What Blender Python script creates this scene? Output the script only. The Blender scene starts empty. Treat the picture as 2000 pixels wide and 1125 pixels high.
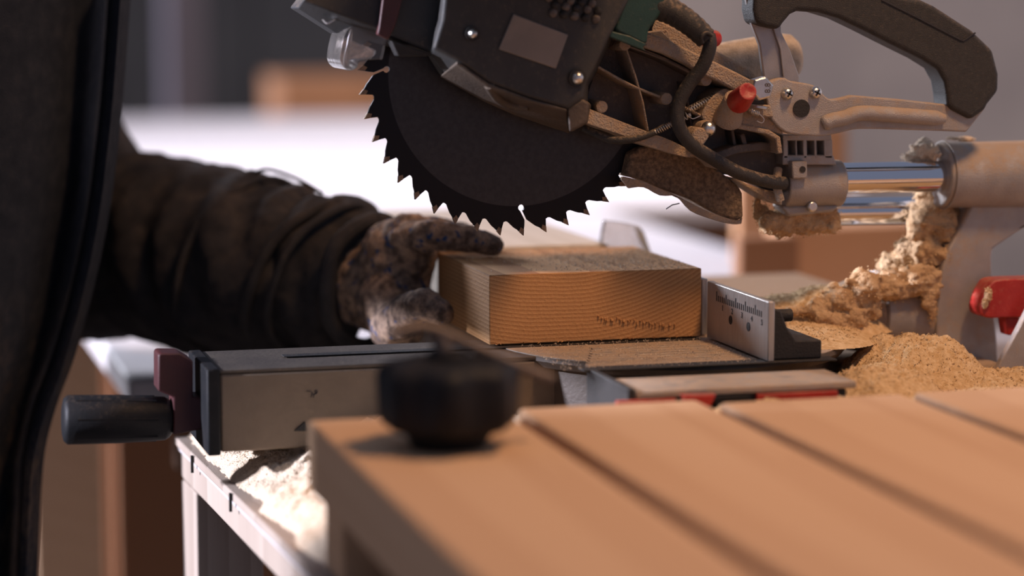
import bpy, math, random
from mathutils import Vector, Matrix, noise
random.seed(7)
PI = math.pi
sc = bpy.context.scene
C = sc.collection

# ------------------------------------------------------------------ camera, world, lights
FPX = 4660.0
YAW, PIT = math.radians(15.5), math.radians(7.2)
CF = Vector((math.sin(YAW)*math.cos(PIT), math.cos(YAW)*math.cos(PIT), -math.sin(PIT)))
CR = Vector((math.cos(YAW), -math.sin(YAW), 0))
CU = CR.cross(CF)
CP = Vector((-0.42962, -1.53638, 0.24185))
cd = bpy.data.cameras.new('camera'); cam = bpy.data.objects.new('camera', cd); C.objects.link(cam)
cam.matrix_world = Matrix(((CR.x, CU.x, -CF.x, CP.x), (CR.y, CU.y, -CF.y, CP.y), (CR.z, CU.z, -CF.z, CP.z), (0, 0, 0, 1)))
cd.sensor_width = 36; cd.lens = FPX/2000*36; cd.clip_start = 0.02; cd.clip_end = 60
cd.dof.use_dof = True; cd.dof.focus_distance = 1.60; cd.dof.aperture_fstop = 2.6
sc.camera = cam
sc.view_settings.view_transform = 'Standard'; sc.view_settings.look = 'None'
sc.view_settings.gamma = 1; sc.view_settings.use_curve_mapping = False
sc.view_settings.exposure = 0.0
w = bpy.data.worlds.new('workshop_air'); sc.world = w; w.use_nodes = True
w.node_tree.nodes['Background'].inputs[0].default_value = (0.62, 0.70, 1.0, 1)
w.node_tree.nodes['Background'].inputs[1].default_value = 0.27

def light(name, kind, loc, target, col, energy, **k):
    d = bpy.data.lights.new(name, kind); d.color = col; d.energy = energy
    for a, b in k.items(): setattr(d, a, b)
    o = bpy.data.objects.new(name, d); C.objects.link(o); o.location = loc
    o.rotation_euler = (Vector(target)-Vector(loc)).to_track_quat('-Z', 'Y').to_euler()
    return o
light('low_sun', 'SUN', (-3.84, 0.34, 1.16), (0, 0, 0), (0.84, 0.84, 1.0), 9.5, angle=math.radians(2.5))
light('work_lamp', 'AREA', (0.40, -0.60, 1.30), (0.1, -0.05, 0.0), (1.0, 0.575, 0.30), 14.0, shape='DISK', size=0.20)
light('rear_window_light', 'AREA', (-1.15, 2.9, 1.15), (0.25, 0.1, 0.0), (0.84, 0.87, 1.0), 115.0, shape='SQUARE', size=0.7)
light('wall_fill_light', 'AREA', (1.9, 1.3, 1.6), (2.6, 6.0, 0.5), (1.0, 0.86, 0.80), 150.0, shape='DISK', size=0.3)  # added fill with no visible source, brightens the right of the back wall

def ray(px, py): return CF + CR*((px-1000)/FPX) - CU*((py-562.5)/FPX)
def at(px, py, Y):
    r = ray(px, py); t = (Y-CP.y)/r.y; return CP + r*t
def atz(px, py, Z):
    r = ray(px, py); t = (Z-CP.z)/r.z; return CP + r*t
def pxm(n, Y=0.0): return n/FPX*(1.59+Y)      # a length of n pixels at depth Y, in metres

# ------------------------------------------------------------------ materials
def srgb(r, g, b):
    f = lambda c: (c/255/12.92) if c/255 <= 0.04045 else ((c/255+0.055)/1.055)**2.4
    return (f(r), f(g), f(b), 1)
DUST = (0.44, 0.31, 0.20, 1)
MATS = {}
def mat(name, c1, c2=None, scale=40, rough=0.5, metal=0.0, bump=0.0, bscale=None, dust=0.0, dscale=60, dthr=0.5, spec=0.5, trans=0.0, stretch=(1, 1, 1), detail=5, upd=0.0):
    m = bpy.data.materials.new(name); m.use_nodes = True; MATS[name] = m
    nt = m.node_tree; N = nt.nodes; L = nt.links; b = N['Principled BSDF']
    tc = N.new('ShaderNodeTexCoord'); mp = N.new('ShaderNodeMapping'); mp.inputs['Scale'].default_value = stretch
    L.new(tc.outputs['Object'], mp.inputs[0])
    nz = N.new('ShaderNodeTexNoise'); nz.inputs['Scale'].default_value = scale; nz.inputs['Detail'].default_value = detail
    L.new(mp.outputs[0], nz.inputs['Vector'])
    rp = N.new('ShaderNodeValToRGB'); rp.color_ramp.elements[0].position = 0.35; rp.color_ramp.elements[1].position = 0.65
    rp.color_ramp.elements[0].color = c1; rp.color_ramp.elements[1].color = c2 or c1
    L.new(nz.outputs[0], rp.inputs[0]); col = rp.outputs[0]
    b.inputs['Roughness'].default_value = rough; b.inputs['Metallic'].default_value = metal
    b.inputs['Specular IOR Level'].default_value = spec; b.inputs['Transmission Weight'].default_value = trans
    if dust > 0:
        n2 = N.new('ShaderNodeTexNoise'); n2.inputs['Scale'].default_value = dscale; n2.inputs['Detail'].default_value = 9; n2.inputs['Roughness'].default_value = 0.75
        L.new(tc.outputs['Object'], n2.inputs['Vector'])
        ge = N.new('ShaderNodeNewGeometry'); sx = N.new('ShaderNodeSeparateXYZ'); L.new(ge.outputs['Normal'], sx.inputs[0])
        ad = N.new('ShaderNodeMath'); ad.operation = 'MULTIPLY_ADD'; ad.inputs[1].default_value = upd; L.new(sx.outputs[2], ad.inputs[0]); L.new(n2.outputs[0], ad.inputs[2])
        mr = N.new('ShaderNodeMapRange'); mr.inputs[1].default_value = dthr-0.07; mr.inputs[2].default_value = dthr+0.13; mr.inputs[4].default_value = dust
        L.new(ad.outputs[0], mr.inputs[0])
        mx = N.new('ShaderNodeMix'); mx.data_type = 'RGBA'; L.new(mr.outputs[0], mx.inputs[0]); L.new(col, mx.inputs[6]); mx.inputs[7].default_value = DUST
        col = mx.outputs[2]
        r2 = N.new('ShaderNodeMath'); r2.operation = 'MULTIPLY_ADD'; r2.inputs[1].default_value = 0.95-rough; r2.inputs[2].default_value = rough
        L.new(mr.outputs[0], r2.inputs[0]); L.new(r2.outputs[0], b.inputs['Roughness'])
        if metal > 0:
            m2 = N.new('ShaderNodeMath'); m2.operation = 'MULTIPLY_ADD'; m2.inputs[1].default_value = -metal; m2.inputs[2].default_value = metal
            L.new(mr.outputs[0], m2.inputs[0]); L.new(m2.outputs[0], b.inputs['Metallic'])
    L.new(col, b.inputs['Base Color'])
    if bump > 0:
        n3 = N.new('ShaderNodeTexNoise'); n3.inputs['Scale'].default_value = bscale or scale*3; n3.inputs['Detail'].default_value = 6
        L.new(mp.outputs[0], n3.inputs['Vector'])
        bp = N.new('ShaderNodeBump'); bp.inputs['Strength'].default_value = bump; bp.inputs['Distance'].default_value = 0.002
        L.new(n3.outputs[0], bp.inputs['Height']); L.new(bp.outputs[0], b.inputs['Normal'])
    return m

def wood(name, c1, c2, axis='Y', ring=420, centre=(0, 0, 0.12), grain=0.5, rough=0.75, saw=0.0, warp=0.028):
    """growth rings around an axis through `centre`; end grain and long grain come from the same solid pattern"""
    m = bpy.data.materials.new(name); m.use_nodes = True; MATS[name] = m
    nt = m.node_tree; N = nt.nodes; L = nt.links; b = N['Principled BSDF']
    tc = N.new('ShaderNodeTexCoord'); mp = N.new('ShaderNodeMapping'); L.new(tc.outputs['Object'], mp.inputs[0])
    mp.inputs['Location'].default_value = (-centre[0], -centre[1], -centre[2])
    sc_ = {'X': (0.03, 1, 1), 'Y': (1, 0.03, 1), 'Z': (1, 1, 0.03)}[axis]
    sq = N.new('ShaderNodeMapping'); sq.inputs['Scale'].default_value = sc_; L.new(mp.outputs[0], sq.inputs[0])
    ns = N.new('ShaderNodeTexNoise'); ns.inputs['Scale'].default_value = 14; ns.inputs['Detail'].default_value = 3; L.new(sq.outputs[0], ns.inputs['Vector'])
    ma = N.new('ShaderNodeVectorMath'); ma.operation = 'MULTIPLY_ADD'; ma.inputs[1].default_value = (warp, warp, warp)
    L.new(ns.outputs['Color'], ma.inputs[0]); L.new(sq.outputs[0], ma.inputs[2])
    wv = N.new('ShaderNodeTexWave'); wv.wave_type = 'RINGS'; wv.rings_direction = axis; wv.inputs['Scale'].default_value = ring/20.0
    wv.inputs['Distortion'].default_value = 0.5; wv.inputs['Detail'].default_value = 2; wv.inputs['Detail Scale'].default_value = 3; wv.wave_profile = 'SAW'
    L.new(ma.outputs[0], wv.inputs['Vector'])
    fi = N.new('ShaderNodeTexNoise'); fi.inputs['Scale'].default_value = 900; fi.inputs['Detail'].default_value = 4; L.new(sq.outputs[0], fi.inputs['Vector'])
    mx = N.new('ShaderNodeMix'); mx.data_type = 'FLOAT'; mx.inputs[0].default_value = 0.35; L.new(wv.outputs['Fac'], mx.inputs[2]); L.new(fi.outputs[0], mx.inputs[3])
    rp = N.new('ShaderNodeValToRGB'); rp.color_ramp.elements[0].color = c1; rp.color_ramp.elements[1].color = c2
    rp.color_ramp.elements[0].position = 0.1; rp.color_ramp.elements[1].position = 0.95
    L.new(mx.outputs[0], rp.inputs[0]); L.new(rp.outputs[0], b.inputs['Base Color'])
    b.inputs['Roughness'].default_value = rough; b.inputs['Specular IOR Level'].default_value = 0.25
    bp = N.new('ShaderNodeBump'); bp.inputs['Strength'].default_value = grain; bp.inputs['Distance'].default_value = 0.0012
    if saw:
        fz = N.new('ShaderNodeTexNoise'); fz.inputs['Scale'].default_value = 520; fz.inputs['Detail'].default_value = 2
        st = N.new('ShaderNodeMapping'); st.inputs['Scale'].default_value = (1, 1, 0.9); L.new(tc.outputs['Object'], st.inputs[0]); L.new(st.outputs[0], fz.inputs['Vector'])
        m2 = N.new('ShaderNodeMix'); m2.data_type = 'FLOAT'; m2.inputs[0].default_value = saw; L.new(mx.outputs[0], m2.inputs[2]); L.new(fz.outputs[0], m2.inputs[3])
        L.new(m2.outputs[0], bp.inputs['Height'])
    else: L.new(mx.outputs[0], bp.inputs['Height'])
    L.new(bp.outputs[0], b.inputs['Normal'])
    return m

g = lambda v, a=1.0, b=1.0: (v, v*a, v*b, 1)
mat('cast_aluminium', (0.34, 0.315, 0.30, 1), (0.42, 0.39, 0.37, 1), 50, 0.5, 0.55, 0.45, 1500, dust=0.75, dscale=70, dthr=0.58, upd=0.22)
mat('dusty_aluminium', (0.30, 0.25, 0.205, 1), (0.38, 0.32, 0.265, 1), 40, 0.6, 0.12, 0.9, 800, dust=0.95, dscale=130, dthr=0.48, upd=0.25)
mat('dark_casting', (0.085, 0.072, 0.065, 1), (0.12, 0.10, 0.09, 1), 60, 0.55, 0.2, 0.3, 500, dust=0.55, dscale=160, dthr=0.62, upd=0.25)
mat('housing_plastic', (0.026, 0.026, 0.026, 1), (0.034, 0.033, 0.032, 1), 60, 0.6, 0, 0.2, 900, dust=0.12, dscale=260, dthr=0.60, upd=0.15)
mat('green_plastic', (0.008, 0.035, 0.030, 1), (0.012, 0.048, 0.04, 1), 60, 0.5, 0, 0.2, 900, dust=0.4, dscale=160, dthr=0.64, upd=0.2)
mat('handle_rubber', (0.020, 0.019, 0.018, 1), (0.03, 0.028, 0.026, 1), 300, 0.62, 0, 0.5, 1500, dust=0.2, dscale=420, dthr=0.62, upd=0.18)
mat('guard_metal', (0.028, 0.028, 0.030, 1), (0.038, 0.038, 0.040, 1), 40, 0.7, 0.0, 0.15, 500, dust=0.2, dscale=150, dthr=0.62, upd=0.2)
mat('chrome', (0.72, 0.72, 0.74, 1), None, 10, 0.07, 1.0)
mat('zinc_steel', (0.62, 0.60, 0.56, 1), (0.72, 0.7, 0.66, 1), 200, 0.28, 1.0, 0.15, 1500)
mat('matte_sheet', (0.36, 0.35, 0.35, 1), (0.42, 0.40, 0.39, 1), 80, 0.42, 0.7, 0.2, 1400, dust=0.5, dscale=200, dthr=0.68)
mat('red_plastic', (0.34, 0.014, 0.010, 1), (0.42, 0.024, 0.015, 1), 60, 0.42, 0, 0.15, 600, dust=0.4, dscale=240, dthr=0.63, upd=0.2)
mat('dark_red', (0.05, 0.012, 0.014, 1), (0.065, 0.015, 0.016, 1), 60, 0.5, 0, 0.1, 600)
mat('lip_casting', (0.050, 0.038, 0.030, 1), (0.080, 0.060, 0.045, 1), 60, 0.6, 0.1, 0.3, 500, dust=0.35, dscale=90, dthr=0.62, upd=0.2)
mat('dusted_barrel_lit', (0.50, 0.40, 0.30, 1), (0.66, 0.54, 0.42, 1), 160, 0.8, 0, 0.9, 900)  # dust tone brightened in place of lamp light that the handle blocks
mat('black_plastic', (0.008, 0.009, 0.011, 1), (0.012, 0.012, 0.014, 1), 60, 0.55, 0, 0.1, 600, spec=0.22, dust=0.1, dscale=220, dthr=0.66, upd=0.1)
mat('black_iron', (0.014, 0.013, 0.013, 1), (0.02, 0.018, 0.017, 1), 60, 0.7, 0, 0.3, 600, dust=0.12, dscale=200, dthr=0.66, upd=0.1)
mat('cable_rubber', (0.016, 0.015, 0.015, 1), (0.026, 0.024, 0.022, 1), 200, 0.6, 0, 0.4, 1200, dust=0.55, dscale=300, dthr=0.66, upd=0.22)
mat('label_paper', (0.20, 0.17, 0.145, 1), (0.26, 0.215, 0.18, 1), 40, 0.6)
mat('clear_guard', (0.62, 0.57, 0.53, 1), (0.75, 0.70, 0.66, 1), 80, 0.15, 0, 0.1, 200, trans=0.9)
mat('guard_caked', (0.085, 0.06, 0.042, 1), (0.20, 0.14, 0.09, 1), 330, 0.9, 0, 0.9, 420, dust=0.5, dscale=380, dthr=0.58)
mat('table_aluminium', (0.30, 0.26, 0.22, 1), (0.40, 0.35, 0.30, 1), 60, 0.5, 0.4, 0.4, 500, dust=0.8, dscale=90, dthr=0.52, upd=0.1, stretch=(0.15, 1, 1))
mat('arm_paint', (0.15, 0.112, 0.078, 1), (0.19, 0.142, 0.10, 1), 30, 0.55, 0.2, 0.15, 300, dust=0.3, dscale=40, dthr=0.66)
mat('drum_side', (0.07, 0.055, 0.045, 1), (0.10, 0.08, 0.062, 1), 30, 0.6, 0.2, 0.2, 300, dust=0.35, dscale=90, dthr=0.66)
mat('ruler_steel', (0.42, 0.40, 0.38, 1), (0.5, 0.48, 0.46, 1), 60, 0.42, 0.6, 0.3, 400, stretch=(1, 1, 0.15), dust=0.3, dscale=150, dthr=0.66)
mat('ink', (0.02, 0.02, 0.025, 1), None, 10, 0.7)
mat('sawdust', (0.60, 0.39, 0.19, 1), (0.78, 0.56, 0.32, 1), 260, 0.95, 0, 0.8, 700, spec=0.1)
mat('pale_sawdust', (0.66, 0.52, 0.38, 1), (0.80, 0.66, 0.50, 1), 260, 0.95, 0, 0.8, 700, spec=0.1)
mat('caked_sawdust', (0.44, 0.28, 0.15, 1), (0.60, 0.42, 0.25, 1), 120, 0.95, 0, 0.9, 500, spec=0.1)
mat('jacket_cloth', (0.020, 0.023, 0.030, 1), (0.028, 0.031, 0.039, 1), 90, 0.95, 0, 0.5, 1200, spec=0.05, dust=0.015, dscale=90, dthr=0.60, upd=0.06)
mat('dusty_sleeve', (0.026, 0.025, 0.027, 1), (0.040, 0.037, 0.038, 1), 60, 0.95, 0, 0.6, 900, spec=0.08, dust=0.07, dscale=38, dthr=0.58, upd=0.08)
mat('skin', (0.50, 0.30, 0.21, 1), (0.56, 0.34, 0.25, 1), 60, 0.55, 0, 0.1, 500)
mat('hair', (0.03, 0.02, 0.015, 1), None, 10, 0.6)
mat('trousers', (0.018, 0.018, 0.022, 1), (0.026, 0.025, 0.028, 1), 90, 0.85, 0, 0.4, 900, dust=0.25, dscale=80, dthr=0.6)
mat('boot', (0.03, 0.02, 0.014, 1), None, 10, 0.6)
mat('white_paint', (0.50, 0.465, 0.465, 1), (0.56, 0.52, 0.52, 1), 40, 0.6, 0, 0.2, 500)
mat('plaster', (0.22, 0.195, 0.19, 1), (0.30, 0.265, 0.25, 1), 2.2, 0.9, 0, 0.1, 60)
mat('locker_grey', (0.20, 0.19, 0.19, 1), (0.23, 0.215, 0.21, 1), 4, 0.7)
mat('post_paint', (0.065, 0.055, 0.068, 1), (0.08, 0.068, 0.08, 1), 5, 0.8)
mat('dark_cladding', (0.018, 0.020, 0.026, 1), (0.028, 0.030, 0.036, 1), 3, 0.8)
mat('concrete', (0.16, 0.12, 0.10, 1), (0.22, 0.17, 0.14, 1), 3, 0.9, 0, 0.2, 90)
mat('glove_knit', (0.10, 0.072, 0.058, 1), (0.33, 0.23, 0.175, 1), 130, 0.95, 0, 0.9, 600, spec=0.1, dust=0.6, dscale=130, dthr=0.56)
# blue rubber dots of the glove
m = MATS['glove_knit']; N = m.node_tree.nodes; L = m.node_tree.links; b = N['Principled BSDF']
src = b.inputs['Base Color'].links[0].from_socket
nb = N.new('ShaderNodeTexNoise'); nb.inputs['Scale'].default_value = 120; nb.inputs['Detail'].default_value = 2; tc = N.new('ShaderNodeTexCoord'); L.new(tc.outputs['Object'], nb.inputs['Vector'])
mr = N.new('ShaderNodeMapRange'); mr.inputs[1].default_value = 0.60; mr.inputs[2].default_value = 0.70; L.new(nb.outputs[0], mr.inputs[0])
mx = N.new('ShaderNodeMix'); mx.data_type = 'RGBA'; L.new(mr.outputs[0], mx.inputs[0]); L.new(src, mx.inputs[6]); mx.inputs[7].default_value = (0.025, 0.06, 0.15, 1); L.new(mx.outputs[2], b.inputs['Base Color'])
# chalky dust worked into the lower hem of the jacket
m = MATS['jacket_cloth']; N = m.node_tree.nodes; L = m.node_tree.links; b = N['Principled BSDF']; src = b.inputs['Base Color'].links[0].from_socket
tc = N.new('ShaderNodeTexCoord'); sx = N.new('ShaderNodeSeparateXYZ'); L.new(tc.outputs['Object'], sx.inputs[0])
nz = N.new('ShaderNodeTexNoise'); nz.inputs['Scale'].default_value = 24; nz.inputs['Detail'].default_value = 10; nz.inputs['Roughness'].default_value = 0.8; L.new(tc.outputs['Object'], nz.inputs['Vector'])
z1 = N.new('ShaderNodeMapRange'); z1.inputs[1].default_value = 0.03; z1.inputs[2].default_value = -0.14; L.new(sx.outputs[2], z1.inputs[0])
n1 = N.new('ShaderNodeMapRange'); n1.inputs[1].default_value = 0.44; n1.inputs[2].default_value = 0.72; n1.inputs[4].default_value = 0.5; L.new(nz.outputs[0], n1.inputs[0])
mu = N.new('ShaderNodeMath'); mu.operation = 'MULTIPLY'; L.new(z1.outputs[0], mu.inputs[0]); L.new(n1.outputs[0], mu.inputs[1])
mx = N.new('ShaderNodeMix'); mx.data_type = 'RGBA'; L.new(mu.outputs[0], mx.inputs[0]); L.new(src, mx.inputs[6]); mx.inputs[7].default_value = (0.30, 0.20, 0.12, 1); L.new(mx.outputs[2], b.inputs['Base Color'])
wood('block_pine', (0.33, 0.150, 0.055, 1), (0.60, 0.34, 0.15, 1), 'Y', 2300, (0.035, 0, 0.21), 1.0, saw=0.45, warp=0.008)
wood('board_pine', (0.60, 0.385, 0.23, 1), (0.66, 0.44, 0.27, 1), 'Y', 200, (0.03, 0, 0.2), 0.2)
wood('pale_pine', (0.62, 0.54, 0.44, 1), (0.75, 0.67, 0.57, 1), 'Y', 500, (0.03, 0, 0.2), 0.2)
wood('bench_pine', (0.34, 0.27, 0.22, 1), (0.46, 0.38, 0.32, 1), 'Z', 500, (0.4, 0.0, 0), 0.6)
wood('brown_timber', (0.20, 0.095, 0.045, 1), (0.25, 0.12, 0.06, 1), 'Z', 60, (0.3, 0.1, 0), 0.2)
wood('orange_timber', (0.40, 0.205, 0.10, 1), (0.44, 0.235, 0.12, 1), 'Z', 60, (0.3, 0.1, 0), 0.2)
# blade steel: a coated dark body and a darker band behind the teeth
m = mat('blade_steel', (0.040, 0.040, 0.042, 1), (0.050, 0.050, 0.052, 1), 300, 0.38, 0.8, 0.08, 1500, stretch=(1, 1, 1))
N = m.node_tree.nodes; L = m.node_tree.links; b = N['Principled BSDF']; src = b.inputs['Base Color'].links[0].from_socket
tc = N.new('ShaderNodeTexCoord'); vl = N.new('ShaderNodeVectorMath'); vl.operation = 'LENGTH'; L.new(tc.outputs['Object'], vl.inputs[0])
mr = N.new('ShaderNodeMapRange'); mr.inputs[1].default_value = 0.0878; mr.inputs[2].default_value = 0.0884; L.new(vl.outputs['Value'], mr.inputs[0])
mx = N.new('ShaderNodeMix'); mx.data_type = 'RGBA'; L.new(mr.outputs[0], mx.inputs[0]); L.new(src, mx.inputs[6]); mx.inputs[7].default_value = (0.014, 0.014, 0.016, 1); L.new(mx.outputs[2], b.inputs['Base Color'])
b.inputs['Anisotropic'].default_value = 0.5
mat('carbide', (0.16, 0.11, 0.075, 1), (0.24, 0.165, 0.11, 1), 400, 0.4, 0.6, 0.3, 900)

# ------------------------------------------------------------------ mesh helpers
class MB:
    def __init__(s): s.v = []; s.f = []
    def add(s, vs, fs):
        o = len(s.v); s.v += [tuple(v) for v in vs]; s.f += [tuple(i+o for i in f) for f in fs]; return s
    def box(s, x0, x1, y0, y1, z0, z1, M=None):
        vs = [Vector((x, y, z)) for x in (x0, x1) for y in (y0, y1) for z in (z0, z1)]
        if M: vs = [M @ v for v in vs]
        return s.add(vs, [(0, 1, 3, 2), (4, 6, 7, 5), (0, 4, 5, 1), (2, 3, 7, 6), (0, 2, 6, 4), (1, 5, 7, 3)])
    def loft(s, rings, cap=True, closed=True):
        n = len(rings[0]); vs = [p for r in rings for p in r]; fs = []
        for k in range(len(rings)-1):
            for i in range(n if closed else n-1):
                j = (i+1) % n; fs.append((k*n+i, k*n+j, (k+1)*n+j, (k+1)*n+i))
        if cap: fs += [tuple(range(n))[::-1], tuple(range((len(rings)-1)*n, len(rings)*n))]
        return s.add(vs, fs)
    def prism(s, pts, Y0, Y1, Yref=None):
        """outline of pixel coordinates read at depth Yref (default Y0), extruded from Y0 to Y1"""
        r = Y0 if Yref is None else Yref
        q = [at(x, y, r) for x, y in pts]
        return s.loft([[Vector((p.x, Y0, p.z)) for p in q], [Vector((p.x, Y1, p.z)) for p in q]])
    def prism2(s, A, YA, B, YB):
        return s.loft([[at(x, y, YA) for x, y in A], [at(x, y, YB) for x, y in B]])
    def cyl(s, p0, p1, r0, r1=None, n=28, prof=None):
        p0, p1 = Vector(p0), Vector(p1); d = p1-p0; q = d.to_track_quat('Z', 'Y').to_matrix()
        prof = prof or [(0, r0), (1, r0 if r1 is None else r1)]
        return s.loft([[p0+d*t+q @ Vector((math.cos(2*PI*i/n)*r, math.sin(2*PI*i/n)*r, 0)) for i in range(n)] for t, r in prof])
    def tube(s, pts, r, n=12):
        pts = [Vector(p) for p in pts]; rr = r if isinstance(r, list) else [r]*len(pts); rings = []; up = None
        for i, p in enumerate(pts):
            t = (pts[min(i+1, len(pts)-1)]-pts[max(i-1, 0)]).normalized()
            if up is None: up = Vector((0, 1, 0)) if abs(t.y) < 0.9 else Vector((1, 0, 0))
            a = t.cross(up).normalized(); up = a.cross(t).normalized()
            rings.append([p+(a*math.cos(2*PI*k/n)+up*math.sin(2*PI*k/n))*rr[i] for k in range(n)])
        return s.loft(rings)
    def ball(s, c, r, n=16, m=10, sq=(1, 1, 1)):
        c = Vector(c); rings = []
        for j in range(m+1):
            a = PI*(0.02+0.96*j/m); rings.append([c+Vector((math.sin(a)*math.cos(2*PI*i/n)*r*sq[0], math.sin(a)*math.sin(2*PI*i/n)*r*sq[1], math.cos(a)*r*sq[2])) for i in range(n)])
        return s.loft(rings)
    def caps(s, pts, rad, n=16):
        """tapered capsules along a chain (for fused bodies)"""
        for i in range(len(pts)):
            s.ball(pts[i], rad[i], n, 8)
            if i: s.cyl(pts[i-1], pts[i], rad[i-1]*0.99, rad[i]*0.99, n)
        return s
    def build(s, name, m, parent=None, bevel=0, seg=2, smooth=True, ang=35, org=None, sub=0):
        me = bpy.data.meshes.new(name); org = Vector(org) if org is not None else None
        vs = s.v if org is None else [tuple(Vector(v)-org) for v in s.v]
        me.from_pydata(vs, [], s.f); me.validate(); me.update()
        import bmesh
        bm = bmesh.new(); bm.from_mesh(me); bmesh.ops.recalc_face_normals(bm, faces=bm.faces); bm.to_mesh(me); bm.free()
        o = bpy.data.objects.new(name, me); C.objects.link(o)
        if org is not None: o.location = org
        me.materials.append(MATS[m])
        if smooth:
            for p in me.polygons: p.use_smooth = True
            me.set_sharp_from_angle(angle=math.radians(ang))
        if bevel:
            b = o.modifiers.new('bevel', 'BEVEL'); b.width = bevel; b.segments = seg; b.limit_method = 'ANGLE'; b.angle_limit = math.radians(30); b.harden_normals = False
        if sub:
            b = o.modifiers.new('sub', 'SUBSURF'); b.levels = b.render_levels = sub
        if parent is not None: par(o, parent)
        return o
def par(o, p):
    o.parent = p
    wl = Vector((0, 0, 0)); q = p
    while q is not None: wl += q.location; q = q.parent
    o.location = o.location - wl          # parents are only ever moved, never turned
def thing(name, label, cat, loc=(0, 0, 0), group=None, kind=None):
    o = bpy.data.objects.new(name, None); C.objects.link(o); o.location = loc; o.empty_display_size = 0.05
    return tag(o, label, cat, group, kind)
def tag(o, label, cat=None, group=None, kind=None):
    if label: o['label'] = label
    if cat: o['category'] = cat
    if group: o['group'] = group
    if kind: o['kind'] = kind
    return o
def cr(pts, n=6, closed=False):
    """smooth curve through 2-D or 3-D points"""
    out = []; N_ = len(pts); V = [Vector(p) for p in pts]
    for i in range(N_ if closed else N_-1):
        a, b, c, d = (V[(i-1) % N_] if closed or i else V[0]), V[i], V[(i+1) % N_], (V[(i+2) % N_] if closed or i+2 < N_ else V[-1])
        for k in range(n):
            t = k/n; out.append(0.5*((2*b)+(c-a)*t+(2*a-5*b+4*c-d)*t*t+(3*b-a-3*c+d)*t**3))
    if not closed: out.append(V[-1])
    return out
def disp(o, size, strength, depth=3, kind='CLOUDS'):
    t = bpy.data.textures.new(o.name+'_relief', kind); t.noise_scale = size
    if kind == 'CLOUDS': t.noise_depth = depth
    d = o.modifiers.new('relief', 'DISPLACE'); d.texture = t; d.strength = strength; d.mid_level = 0.5; d.texture_coords = 'LOCAL'
    return o
def fuse(o, vox, smooth=2):
    r = o.modifiers.new('fuse', 'REMESH'); r.mode = 'VOXEL'; r.voxel_size = vox; r.use_smooth_shade = True
    if smooth: s_ = o.modifiers.new('soft', 'SMOOTH'); s_.iterations = smooth; s_.factor = 0.5
    return o

# ------------------------------------------------------------------ the setting
FLOOR = -0.92
def struct(o): o['kind'] = 'structure'; return o
struct(MB().box(-4.0, 5.0, -3.2, 6.6, FLOOR-0.1, FLOOR).build('floor', 'concrete', smooth=False))
struct(MB().box(-4.0, 5.0, 6.5, 6.6, FLOOR, 2.2).build('wall_back', 'plaster', smooth=False))
struct(MB().box(4.9, 5.0, -3.2, 6.5, FLOOR, 2.2).build('wall_right', 'plaster', smooth=False))
struct(MB().box(-2.7, -2.6, -3.2, 0.01, FLOOR, 2.2).build('wall_left_sun_block', 'plaster', smooth=False))  # unseen wall added so its near jamb keeps sun off the platform side
o = MB()
for k in range(9): o.box(-3.6+k*0.56, -3.6+k*0.56+0.55, 6.40, 6.49, FLOOR+0.02, 2.1)
struct(o.build('trim_1', 'dark_cladding', smooth=False))

# ------------------------------------------------------------------ work bench that carries the saw
BZ = -0.080
ang = math.radians(-2.9)
M = Matrix.Translation((-0.2117, 0.1616, 0)) @ Matrix.Rotation(-ang*1.0, 4, 'Z') @ Matrix.Identity(4)
# local frame: x to the right, y towards the far end, origin at the far left corner of the top
M = Matrix.Translation((-0.2117, 0.1616, 0)) @ Matrix.Rotation(math.atan2(0.0218, 0.4331), 4, 'Z')
bench = thing('workbench', 'whitish pine workbench under the saw, its left edge and front leg lit by cool light', 'workbench', (0.4, -0.5, FLOOR))
def bb(*a): return MB().box(*a, M=M)
bb(0, 1.0, -1.45, 0, BZ-0.006, BZ).build('top_sheet', 'bench_pine', bench, 0.0012)
bb(0.002, 1.0, -1.45, -0.001, BZ-0.010, BZ-0.0065).build('lower_sheet', 'white_paint', bench, 0.0008)
bb(0.004, 0.04, -1.44, -0.002, BZ-0.030, BZ-0.0102).build('side_apron', 'bench_pine', bench, 0.002)
bb(0.96, 0.998, -1.44, -0.002, BZ-0.09, BZ-0.0102).build('side_apron', 'bench_pine', bench, 0.002)
for x in (0.004, 0.945):
    for y in (-0.058, -1.40):
        bb(x, x+0.048, y, y+0.054, FLOOR+0.0005, BZ-(0.0305 if x < 0.5 else 0.0903)).build('leg', 'bench_pine', bench, 0.0015)
for py_, yy in ((905, -0.075), (1005, -0.205)):
    q = M @ Vector((-0.001, yy, BZ-0.006))
    MB().box(q.x-0.0012, q.x+0.0006, q.y-0.0012, q.y+0.0012, q.z-0.006, q.z+0.006).build('staple', 'black_iron', bench)

# ------------------------------------------------------------------ slatted platform in the foreground
plat = thing('slatted_platform', 'blurred pine platform of thick side by side boards in the foreground', 'platform', (0.1, -0.8, BZ))
edges = [(-0.1872, -0.0730), (-0.0630, 0.0470), (0.0560, 0.1720), (0.1815, 0.2990), (0.311, 0.428), (0.440, 0.557)]
ends = [-0.232, -0.226, -0.239, -0.236, -0.230, -0.235]
for (x0, x1), ye in zip(edges, ends):
    MB().box(x0, x1, -1.30, ye, -0.040, 0.0).build('board', 'board_pine', plat, 0.003, 3, org=((x0+x1)/2, -0.7, 0))
for y in (-0.30, -0.62, -1.24):
    MB().box(-0.182, 0.55, y, y+0.045, BZ+0.0005, -0.0405).build('crossbeam', 'board_pine', plat, 0.002)

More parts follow.
